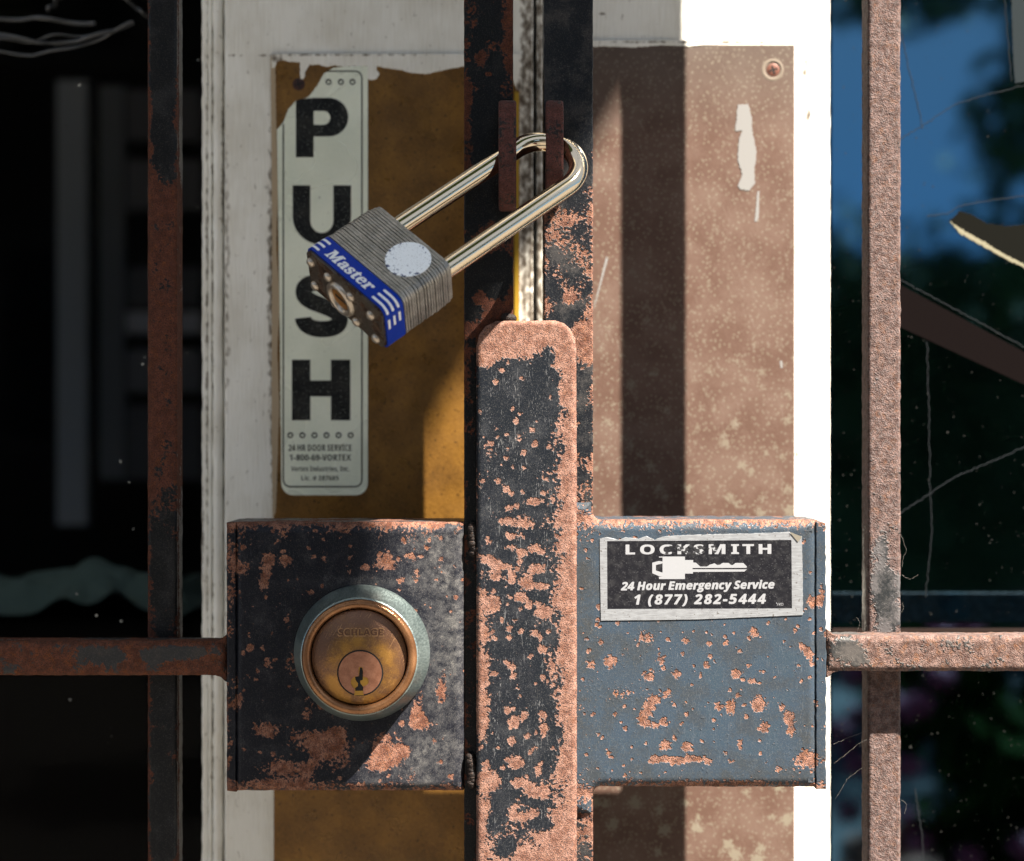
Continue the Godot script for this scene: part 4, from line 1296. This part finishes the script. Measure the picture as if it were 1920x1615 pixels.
func build_deadbolt(parent: Node) -> void:
	var c := Vector2(-75.9, -112.5)
	var a := Rect2(c.x - 36, c.y - 36, 72, 72)
	var n1 := noise(701, 0.05, 4)
	var n2 := noise(702, 0.8, 3)
	var patina := painted(a, 5.0, 0.36, 0.015, func(x, y):
		var k := clampf(0.5 + n1.get_noise_2d(x, y) * 0.9 + n2.get_noise_2d(x, y) * 0.5, 0.0, 1.0)
		return [Color(0.40, 0.45, 0.45).lerp(Color(0.58, 0.63, 0.62), k), 0.5 + n2.get_noise_2d(x, y) * 0.4, n2.get_noise_2d(x, y) * 0.1], 0.82)
	var s := shape(a)
	s.lathe(PackedVector2Array([Vector2(34.4, -1), Vector2(34.4, 1.5), Vector2(34.0, 3.2), Vector2(33.0, 5.2), Vector2(29.6, 17.0), Vector2(29.0, 18.2), Vector2(27.5, 18.3)]), c, 96)
	var o := obj("deadbolt", s, patina, parent)
	var n3 := noise(703, 1.0, 2)
	var bronze := painted(a, 5.0, 0.3, 0.015, func(x, y):
		var k := clampf(0.5 + n1.get_noise_2d(x + 80.0, y) * 1.1 + n2.get_noise_2d(x, y) * 0.3, 0.0, 1.0)
		return [Color(0.44, 0.30, 0.195).lerp(Color(0.57, 0.41, 0.28), k), 0.5 + n2.get_noise_2d(x, y) * 0.4, n1.get_noise_2d(x, y) * 0.14], 0.65)
	s = shape(a)
	s.lathe(PackedVector2Array([Vector2(28.7, 17.0), Vector2(28.7, 19.2), Vector2(28.35, 20.4), Vector2(27.6, 21.4), Vector2(26.5, 21.9), Vector2(25.4, 21.7), Vector2(24.6, 20.9), Vector2(24.2, 19.8), Vector2(24.1, 15.0)]), c, 96)
	obj("ring", s, bronze, o)
	var pc := Vector2(-75.4, -120.4)
	var face := painted(a, 5.5, 0.34, 0.015, func(x, y):
		var d := Vector2(x, y).distance_to(pc)
		var halo := exp(-pow((d - 14.5) / 4.5, 2.0)) * (0.75 + n1.get_noise_2d(x * 2.0, y * 2.0))
		var k := clampf(halo + n1.get_noise_2d(x, y) * 0.5 + n2.get_noise_2d(x, y) * 0.25, 0.0, 1.0)
		var col := Color(0.38, 0.27, 0.20).lerp(Color(0.58, 0.42, 0.20), k)
		var sc := absf(n3.get_noise_2d((x - y * 0.6) * 0.5, (y + x * 0.6) * 0.05))
		if sc < 0.02:
			col = col.lerp(Color(0.8, 0.62, 0.42), 0.35)
		return [col, 0.5 + n2.get_noise_2d(x, y) * 0.3, n1.get_noise_2d(x + 20.0, y) * 0.15], 0.6)
	s = shape(a)
	s.lathe(PackedVector2Array([Vector2(23.65, 14.0), Vector2(23.65, 18.9), Vector2(23.35, 19.3), Vector2(0.0, 19.3)]), c, 80)
	obj("cylinder_face", s, face, o)
	s = shape(a)
	s.lathe(PackedVector2Array([Vector2(24.2, 15.0), Vector2(23.6, 15.0)]), c, 60)
	obj("groove", s, mat(Color(0.05, 0.04, 0.035), 0.9), o)
	s = shape(a)
	s.lathe(PackedVector2Array([Vector2(11.5, 19.34), Vector2(10.4, 19.34)]), pc, 60)
	obj("groove", s, mat(Color(0.05, 0.04, 0.035), 0.9), o)
	# the plug is two halves either side of the keyway
	var zt := 19.75
	var plug := painted(Rect2(pc.x - 12, pc.y - 12, 24, 24), 9.0, 0.38, 0.01, func(x, y):
		var k := clampf(0.5 + n1.get_noise_2d(x * 3.0, y * 3.0) + n2.get_noise_2d(x, y) * 0.4, 0.0, 1.0)
		return [Color(0.54, 0.36, 0.275).lerp(Color(0.63, 0.44, 0.345), k), 0.5 + n2.get_noise_2d(x * 2.0, y * 2.0) * 0.3, 0.0], 0.5)
	var zoom := func(x: float, y: float) -> Vector2: return pv(560 + x / 6.212, 1100 + y / 6.212, zt)
	var lefts := PackedVector2Array()
	var rights := PackedVector2Array()
	for k in 25:
		lefts.append(pc + Vector2.from_angle(PI / 2 + (PI - 0.31) * k / 24) * 10.75)
	for q in [[650, 1252], [650, 1192], [628, 1174], [608, 1140], [606, 1105], [622, 1072], [655, 1048], [697, 1045], [697, 940]]:
		lefts.append(zoom.call(q[0], q[1]))
	for q in [[697, 940], [746, 940], [750, 1050], [795, 1062], [816, 1095], [812, 1130], [788, 1152], [750, 1165], [752, 1254]]:
		rights.append(zoom.call(q[0], q[1]))
	for k in 25:
		rights.append(pc + Vector2.from_angle(-PI / 2 + 0.2 + (PI - 0.2) * k / 24) * 10.75)
	s = shape(Rect2(pc.x - 12, pc.y - 12, 24, 24))
	s.plate(lefts, zt, 18.0, 0.0, 0.0, 0.0, 1, null, false)
	s.plate(rights, zt, 18.0, 0.0, 0.0, 0.0, 1, null, false)
	var pl := obj("plug", s, plug, o)
	s = shape()
	var well := PackedVector2Array()
	for q in [[690, 935], [755, 935], [755, 1045], [820, 1060], [820, 1150], [757, 1170], [757, 1270], [645, 1270], [645, 1190], [600, 1140], [604, 1060], [690, 1040]]:
		well.append(zoom.call(q[0], q[1]))
	s.sheet(well, 19.36)
	obj("keyway", s, mat(Color(0.66, 0.50, 0.22), 0.35, 0.6), pl)
	s = shape()
	var slot := PackedVector2Array()
	for q in [[700, 1045], [655, 1055], [662, 1092], [690, 1130], [688, 1162], [655, 1185], [660, 1218], [748, 1216], [750, 1172], [718, 1130], [714, 1100], [745, 1090], [748, 990], [735, 945], [712, 945]]:
		slot.append(zoom.call(q[0], q[1]))
	s.sheet(slot, 19.40)
	obj("key_slot", s, mat(Color(0.02, 0.016, 0.012), 0.9), pl)
	var zl := 19.34
	obj("lettering", letters("SCHLAGE", print_box(633.5, 719.5, 1178.5, 1193.5, zl), zl, true, 0.14), mat(Color(0.55, 0.42, 0.30), 0.4, 0.4), o)
	obj("lettering_core", letters("SCHLAGE", print_box(635, 718, 1180, 1192, zl + 0.02), zl + 0.05, true), mat(Color(0.33, 0.225, 0.165), 0.4, 0.5), o)


func build_locksmith_sticker(parent: Node) -> void:
	var z := 0.45
	var zm := func(x: float, y: float) -> Vector2: return pv(1110 + x / 4.571, 980 + y / 4.571, z)
	var f := noise(801, 0.9, 3)
	var f2 := noise(802, 0.2, 4)
	var a := area_of(1120, 995, 1510, 1168, z, 0.0)
	var silver := painted(a, 4.5, 0.42, 0.01, func(x, y):
		var st := f.get_noise_2d(x * 0.12, y * 2.2)
		var c := Color(0.47, 0.475, 0.49).lerp(Color(0.54, 0.55, 0.565), clampf(0.5 + st * 1.2 + f2.get_noise_2d(x, y) * 0.5, 0.0, 1.0))
		if f2.get_noise_2d(x * 2.0, y * 2.0) > 0.5:
			c = c.lerp(Color(0.3, 0.28, 0.27), 0.7)
		return [c, 0.5 + st * 0.3, 0.0], 0.35)
	var outline := PackedVector2Array()
	for q in [[66, 138], [130, 128], [230, 150], [290, 128], [400, 140], [470, 118], [540, 150], [600, 122], [800, 108], [1100, 100], [1400, 92], [1690, 80], [1800, 122], [1806, 400], [1810, 795], [1400, 812], [900, 832], [500, 838], [76, 842], [70, 500]]:
		outline.append(zm.call(q[0], q[1]))
	var s := shape(a)
	s.plate(outline, z, 0.03, 0.1, 0.25, 1.2, 1, noise(803, 0.8, 2), false)
	var o := obj("sticker", s, silver, parent)
	o.set_meta("label", "black and silver locksmith sticker")
	s = shape()
	s.sheet(PackedVector2Array([zm.call(1690, 78), zm.call(1800, 122), zm.call(1765, 168)]), z + 0.35)
	obj("curled_corner", s, mat(Color(0.38, 0.36, 0.32), 0.6), o)
	var ink := painted(a, 4.5, 0.4, 0.008, func(x, y):
		var c := Color(0.085, 0.085, 0.10).lerp(Color(0.13, 0.13, 0.14), clampf(f2.get_noise_2d(x, y) * 1.8, 0.0, 1.0))
		if absf(f.get_noise_2d((x + y) * 0.5, (y - x) * 0.06)) < 0.012:
			c = c.lerp(Color(0.32, 0.32, 0.32), 0.5)
		if f.get_noise_2d(x * 1.6, y * 1.6) > 0.6:
			c = Color(0.4, 0.4, 0.4)
		return [c, 0.5 + f2.get_noise_2d(x, y) * 0.3, f2.get_noise_2d(x, y) * 0.15])
	s = shape(a)
	s.sheet(PackedVector2Array([zm.call(130, 160), zm.call(1710, 150), zm.call(1715, 735), zm.call(133, 741)]), z + 0.05)
	var panel := obj("black_panel", s, ink, o)
	var white := mat(Color(0.49, 0.495, 0.51), 0.5)
	var zt := z + 0.10
	var tilt := 0.012
	obj("lettering", letters("LOCKSMITH", print_box(1173.4, 1446, 1021.4, 1039.2, zt), zt, true, 0.12, 0.0, "Droid Sans", 0.004, 6.0), white, panel)
	obj("lettering", letters("24 Hour Emergency Service", print_box(1165.5, 1451.5, 1089.5, 1110.5, zt), zt, true, 0.16, 0.22, "Droid Sans", tilt), white, panel)
	obj("lettering", letters("1 (877) 282-5444", print_box(1189, 1436, 1115.0, 1136.5, zt), zt, true, 0.16, 0.2, "Droid Sans", tilt * 0.6, 5.0), white, panel)
	s = shape()
	for q in [[[1581, 683], [1582, 695], [1594, 698], [1588, 712]], [[1600, 690], [1614, 711]], [[1606, 700], [1601, 711]], [[1613, 690], [1612, 699]], [[1620, 692], [1638, 692], [1639, 709], [1622, 710], [1620, 692]]]:
		var ln := PackedVector2Array()
		for p in q:
			ln.append(zm.call(p[0], p[1]))
		s.stroke(ln, 0.22, zt)
	obj("lettering", s, white, panel)
	# the printed key
	s = shape()
	var body := PackedVector2Array()
	for q in [[605, 300], [575, 300], [575, 292], [797, 292], [797, 322], [868, 322], [868, 343], [892, 345], [928, 378], [985, 378], [1010, 362], [1050, 350], [1075, 365], [1098, 362], [1118, 347], [1172, 347], [1192, 365], [1208, 365], [1230, 347], [1298, 347], [1330, 380], [1322, 389], [862, 390], [862, 401], [1328, 402], [1306, 421], [866, 424], [866, 438], [797, 438], [797, 485], [575, 485], [575, 465], [605, 462]]:
		body.append(zm.call(q[0], q[1]))
	s.sheet(body, zt)
	for h in [[[517, 345], [572, 330], [605, 335], [605, 350], [548, 365], [548, 412], [605, 430], [605, 462], [575, 460], [517, 435]]]:
		var bow := PackedVector2Array()
		for q in h:
			bow.append(zm.call(q[0], q[1]))
		s.sheet(bow, zt)
	obj("printed_key", s, white, panel)
	# chips where the print has flaked
	s = shape()
	var g := RandomNumberGenerator.new()
	g.seed = 12
	for q in [[700, 260, 5], [770, 215, 9], [810, 235, 8], [850, 205, 8], [900, 240, 7], [930, 215, 8], [960, 250, 6], [1040, 205, 7], [1050, 250, 6], [640, 258, 6], [745, 235, 7], [790, 255, 7], [880, 222, 8], [915, 262, 6], [955, 222, 6], [1065, 225, 5], [560, 200, 4], [330, 225, 3], [730, 205, 7], [680, 205, 5], [830, 262, 6], [880, 262, 5], [1000, 225, 5]]:
		var c: Vector2 = zm.call(q[0], q[1])
		var p := PackedVector2Array()
		for k in 7:
			p.append(c + Vector2.from_angle(TAU * k / 7) * q[2] * 0.085 * g.randf_range(0.6, 1.8) * Vector2(1.6, 1.0))
		s.sheet(p, zt + 0.04)
	obj("flaked_print", s, mat(Color(0.10, 0.10, 0.115), 0.5), panel)


# ---------------------------------------------------------------- the padlock
func build_padlock() -> void:
	var o := thing("padlock", "laminated steel padlock with a blue band and long shackle, hung through the gate eyes", "padlock")
	o.transform = Transform3D(Basis(Vector3(0.67450448, -0.57824833, 0.45899082), Vector3(0.73801192, 0.54457977, -0.39846114), Vector3(-0.01954763, 0.60750452, 0.79407565)), Vector3(-0.06155326, 0.07384769, 0.06453749))
	var hw := 28.1
	var ht := 13.9
	var y0 := -20.67
	var y1 := 20.67
	var up := Basis(Vector3(1, 0, 0), Vector3(0, 0, -1), Vector3(0, 1, 0))
	var g := RandomNumberGenerator.new()
	g.seed = 99
	# steel plates, riveted in a stack
	var st := Rect2(-40, -40, 80, 80)
	var n1 := noise(901, 1.2, 3)
	var n2 := noise(902, 0.08, 4)
	var steel := painted(st, 6.0, 0.4, 0.02, func(x, y):
		var k := clampf(0.5 + n1.get_noise_2d(x * 0.25, y * 2.5) * 0.8 + n2.get_noise_2d(x, y) * 0.6, 0.0, 1.0)
		return [Color(0.46, 0.455, 0.44).lerp(Color(0.64, 0.625, 0.60), k), 0.5 + n1.get_noise_2d(x * 2.0, y * 0.3) * 0.5, n2.get_noise_2d(x, y) * 0.2], 0.75)
	var s := shape(st)
	var count := 19
	var pitch := (y1 - (y0 + 11.0)) / count
	for k in count:
		var top: float = y0 + 11.0 + pitch * (k + 1)
		var d := g.randf_range(-0.16, 0.10)
		var dx := g.randf_range(-0.14, 0.14)
		var e := 0.0
		if k >= count - 3:
			e = 0.35 * (k - count + 4)
		var q := round_rect(Vector2(-hw - d + e + dx, -ht - d * 0.8 + e * 0.3), Vector2(hw + d - e + dx, ht + d), 4.6, 7)
		var p := shape(st)
		p.plate(q, top - g.randf_range(0.10, 0.42), top - pitch + 0.02, 0.22, 0.0, 0.0, 2, null, true)
		p.moved(up, Vector3.ZERO)
		s.v.append_array(p.v)
		s.n.append_array(p.n)
		for i in p.v.size():
			s.u.append(s.uv(Vector2(p.v[i].x + p.v[i].z, p.v[i].y)))
	var body := obj("laminated_body", s, steel, o)
	body.set_meta("kind", "stuff")
	# blue band
	var wall := func(off: float, lo: float, hi: float, m: Material, called: String, parent: Node) -> MeshInstance3D:
		var w := shape(Rect2(-40, -40, 80, 80))
		w.plate(round_rect(Vector2(-hw - off, -ht - off), Vector2(hw + off, ht + off), 4.6 + off, 8), hi, lo, 0.3, 0.0, 0.0, 2)
		w.moved(up, Vector3.ZERO)
		return obj(called, w, m, parent)
	var blue := mat(Color(0.0, 0.17, 0.56), 0.35, 0.0, 0.25)
	var band: MeshInstance3D = wall.call(0.30, y0 - 0.4, y0 + 10.6, blue, "blue_band", o)
	var white := mat(Color(0.84, 0.85, 0.87), 0.5)
	var flat_x := hw - 4.6
	var arc := PI / 2 * 5.0
	var at := func(d: float) -> Array:   # a place on the band's outside, d millimetres from the middle of its front
		var sg := signf(d)
		var t := absf(d)
		var r := 5.0
		if t < flat_x:
			return [Vector3(d, 0, ht + 0.36), Vector3(0, 0, 1)]
		if t < flat_x + arc:
			var w := (t - flat_x) / r
			var nn := Vector3(sg * sin(w), 0, cos(w))
			return [Vector3(sg * flat_x, 0, ht - 4.6) + nn * (r + 0.01), nn]
		return [Vector3(sg * (hw + 0.36), 0, ht - 4.6 - (t - flat_x - arc)), Vector3(sg, 0, 0)]
	for q in [[-30.5, -20.8, -12.9], [-30.5, -21.2, -16.0], [-30.5, -21.6, -19.1], [18.3, 30.2, -13.0], [18.0, 30.2, -16.2], [17.6, 30.2, -19.4], [33.2, 39.5, -12.8], [33.6, 40.0, -16.0], [34.0, 40.5, -19.2]]:
		s = shape()
		for k in 10:
			var a: Array = at.call(lerpf(q[0], q[1], k / 10.0))
			var b: Array = at.call(lerpf(q[0], q[1], (k + 1) / 10.0))
			var h := 0.62
			var lift := Vector3(0, q[2], 0)
			s.quad(a[0] + lift - Vector3(0, h, 0), b[0] + lift - Vector3(0, h, 0), b[0] + lift + Vector3(0, h, 0), a[0] + lift + Vector3(0, h, 0), a[1], b[1], b[1], a[1])
		obj("stripe", s, white, band)
	var word := letters("Master", Rect2(-17.2, -18.9, 31.0, 5.4), ht + 0.40, true, 0.16, 0.22, "Droid Serif")
	obj("lettering", word, white, band)
	# end plate with rivet heads and the key cylinder
	var grimy := rusty(Rect2(-40, -40, 80, 80), 4.0, {"seed": 91, "bias": -0.1, "depth": 0.8, "paint": Color(0.36, 0.33, 0.30), "wear": 0.6, "worn": Color(0.42, 0.38, 0.34), "pale": Color(0.40, 0.31, 0.25), "dark": Color(0.2, 0.15, 0.12), "relief": 0.06, "orange": 0.1, "scratch": 0.0, "gloss": 0.35})
	grimy.metallic = 0.5
	var endp: MeshInstance3D = wall.call(-0.7, y0 - 1.9, y0 + 9.0, grimy, "end_plate", o)
	var down := Basis(Vector3(1, 0, 0), Vector3(0, 0, 1), Vector3(0, -1, 0))
	var head := mat(Color(0.68, 0.64, 0.59), 0.33, 0.8)
	for q in [[-24.3, 6.4], [-11.5, 6.6], [5.0, 6.2], [19.5, 5.2], [-23.6, -9.4], [-8.6, -9.6], [7.2, -9.8], [21.6, -9.6]]:
		s = shape()
		s.lathe(PackedVector2Array([Vector2(2.5, 0), Vector2(2.45, 0.7), Vector2(2.1, 1.4), Vector2(1.4, 1.9), Vector2(0, 2.1)]), Vector2.ZERO, 20)
		s.moved(down, Vector3(q[0], y0 - 1.85, q[1]))
		obj("rivet", s, head, endp)
	s = shape()
	s.lathe(PackedVector2Array([Vector2(9.6, 0), Vector2(9.3, 1.2), Vector2(8.4, 2.0), Vector2(7.2, 2.0), Vector2(6.5, 1.3), Vector2(6.3, -1.5), Vector2(0, -1.5)]), Vector2.ZERO, 40)
	s.moved(down, Vector3(-3.4, y0 - 1.85, -2.4))
	var core := obj("key_cylinder", s, head, endp)
	s = shape()
	s.lathe(PackedVector2Array([Vector2(6.1, -1.4), Vector2(5.9, 0.3), Vector2(0, 0.35)]), Vector2.ZERO, 32)
	s.moved(down, Vector3(-3.4, y0 - 1.85, -2.4))
	obj("brass_plug", s, mat(Color(0.62, 0.42, 0.15), 0.35, 0.7), core)
	s = shape()
	s.sheet(PackedVector2Array([Vector2(-4, -0.9), Vector2(4, -0.9), Vector2(4, 0.9), Vector2(-4, 0.9)]), 0.42)
	s.moved(down, Vector3(-3.4, y0 - 1.85, -2.4))
	obj("key_slot", s, mat(Color(0.03, 0.02, 0.015), 0.9), core)
	# round white label with flaked edge
	var cl := Rect2(-0.2, -4.2, 23.6, 23.6)
	var n5 := noise(911, 0.35, 4)
	var n6 := noise(912, 1.3, 2)
	var lc := Vector2(11.4, 7.6)
	var paper := painted(cl, 9.0, 0.55, 0.01, func(x, y):
		var c := Color(0.90, 0.92, 0.94)
		var d := Vector2(x, y).distance_to(lc)
		var v := n5.get_noise_2d(x, y) + n6.get_noise_2d(x, y) * 0.25 + smoothstep(6.5, 11.5, d) * 0.42 + (0.2 if y < lc.y - 2.0 else 0.0)
		if v > 0.77:
			c = Color(0.06, 0.14, 0.33)
		elif n6.get_noise_2d(x + 40.0, y) > 0.58:
			c = Color(0.45, 0.45, 0.46)
		return [c, 0.5, 0.0])
	s = shape(cl)
	s.plate(circle_poly(lc, 10.9, 48), ht + 0.35, ht - 0.5, 0.12)
	obj("round_label", s, paper, body)
	# shackle
	var d2 := 18.16
	var top_y := y1 + 100.9 - d2
	var line := PackedVector3Array()
	for k in 12:
		line.append(Vector3(-d2, lerpf(y1 - 3.0, top_y, k / 12.0), 0))
	for k in 33:
		var t := PI - PI * k / 32
		line.append(Vector3(cos(t) * d2, top_y + sin(t) * d2, 0))
	for k in 12:
		line.append(Vector3(d2, lerpf(top_y, y1 - 3.0, (k + 1) / 12.0), 0))
	s = shape()
	s.tube(line, 4.9, 32)
	var chrome := mat(Color(0.80, 0.745, 0.655), 0.08, 1.0)
	var sh := obj("shackle", s, chrome, o)
	# stamped word round the bend
	var stamp := letters("HARDENED", Rect2(0, 0, 20, 2.4), 0.0, true)
	var bent := shape()
	for i in range(0, stamp.v.size(), 3):
		var q := []
		for j in 3:
			var p := stamp.v[i + j]
			var t := 1.72 - p.x / 20.0 * 0.95
			var w := (p.y - 1.2) / 4.9 + 0.35
			var rad := Vector3(cos(t), sin(t), 0)
			var nn := rad * sin(w) + Vector3(0, 0, 1) * cos(w)
			q.append([Vector3(rad.x * d2, top_y + rad.y * d2, 0) + nn * 4.94, nn])
		bent.tri(q[0][0], q[1][0], q[2][0], q[0][1], q[1][1], q[2][1])
	obj("stamped_word", bent, mat(Color(0.16, 0.14, 0.12), 0.6), sh)
	# scuffs where the shackle rubs the gate
	var collar := mat(Color(0.30, 0.28, 0.26), 0.6, 0.5)
	for x in [-d2, d2]:
		s = shape()
		s.lathe(PackedVector2Array([Vector2(6.3, 0), Vector2(6.2, 0.35), Vector2(4.9, 0.4)]), Vector2.ZERO, 28)
		s.moved(up, Vector3(x, y1 - 0.1, 0))
		obj("shackle_hole", s, collar, body)


# ---------------------------------------------------------------- small things
func build_small_things() -> void:
	var g := RandomNumberGenerator.new()
	g.seed = 41
	# clear plastic wrap in the upper corner of the left window
	var w := thing("plastic_wrap", "crumpled clear plastic wrap behind the top of the left glass", "plastic wrap")
	var m := mat(Color(0.25, 0.255, 0.265), 0.3, 0.0, 0.5)
	var z := -215.0
	for q in [[[-20, 36, 60, 34, 130, 40, 180, 46], 1.6], [[-20, 60, 70, 80, 150, 76, 215, 58, 248, 40], 1.3], [[-20, 92, 60, 104, 130, 92, 190, 70, 250, 42], 1.0], [[90, 20, 100, 8, 115, -10], 1.4], [[225, -10, 250, 10, 275, 30], 1.2], [[0, 74, 50, 78, 110, 66, 170, 66], 0.8]]:
		var c := Curve2D.new()
		for k in range(0, q[0].size(), 2):
			c.add_point(pv(q[0][k], q[0][k + 1], z))
		var ln := PackedVector3Array()
		for k in 40:
			var p := c.sample_baked(c.get_baked_length() * k / 39.0, true)
			ln.append(Vector3(p.x, p.y, z + sin(k * 0.3 + q[1] * 9.0) * 4.0))
		var s := shape()
		s.tube(ln, q[1], 8)
		obj("fold", s, m, w)
	# threads of old cobweb on the right upright
	var web := mat(Color(0.4, 0.39, 0.37), 0.8)
	var cob := thing("cobweb", "thin cobweb threads clinging to the right upright bar", "cobweb")
	for q in [[1690, 1003, 1696, 1020, 1700, 1035, 1694, 1044, 1692, 1064], [1691, 1078, 1706, 1086, 1722, 1078], [1692, 1130, 1694, 1140, 1690, 1150], [1562, 1396, 1600, 1380, 1652, 1362], [1564, 1432, 1610, 1396, 1640, 1378], [1566, 1500, 1590, 1460, 1616, 1440], [1690, 1500, 1700, 1510, 1696, 1526], [1606, 1158, 1612, 1168, 1608, 1184, 1616, 1190]]:
		var c := Curve2D.new()
		for k in range(0, q.size(), 2):
			c.add_point(pv(q[k], q[k + 1], -24))
		var ln := PackedVector3Array()
		for k in 24:
			var p := c.sample_baked(c.get_baked_length() * k / 23.0, true)
			ln.append(Vector3(p.x + g.randf_range(-0.2, 0.2), p.y + g.randf_range(-0.2, 0.2), -24.0 + g.randf_range(-0.6, 0.6)))
		var s := shape()
		s.tube(ln, 0.05, 5)
		obj("thread", s, web, cob)
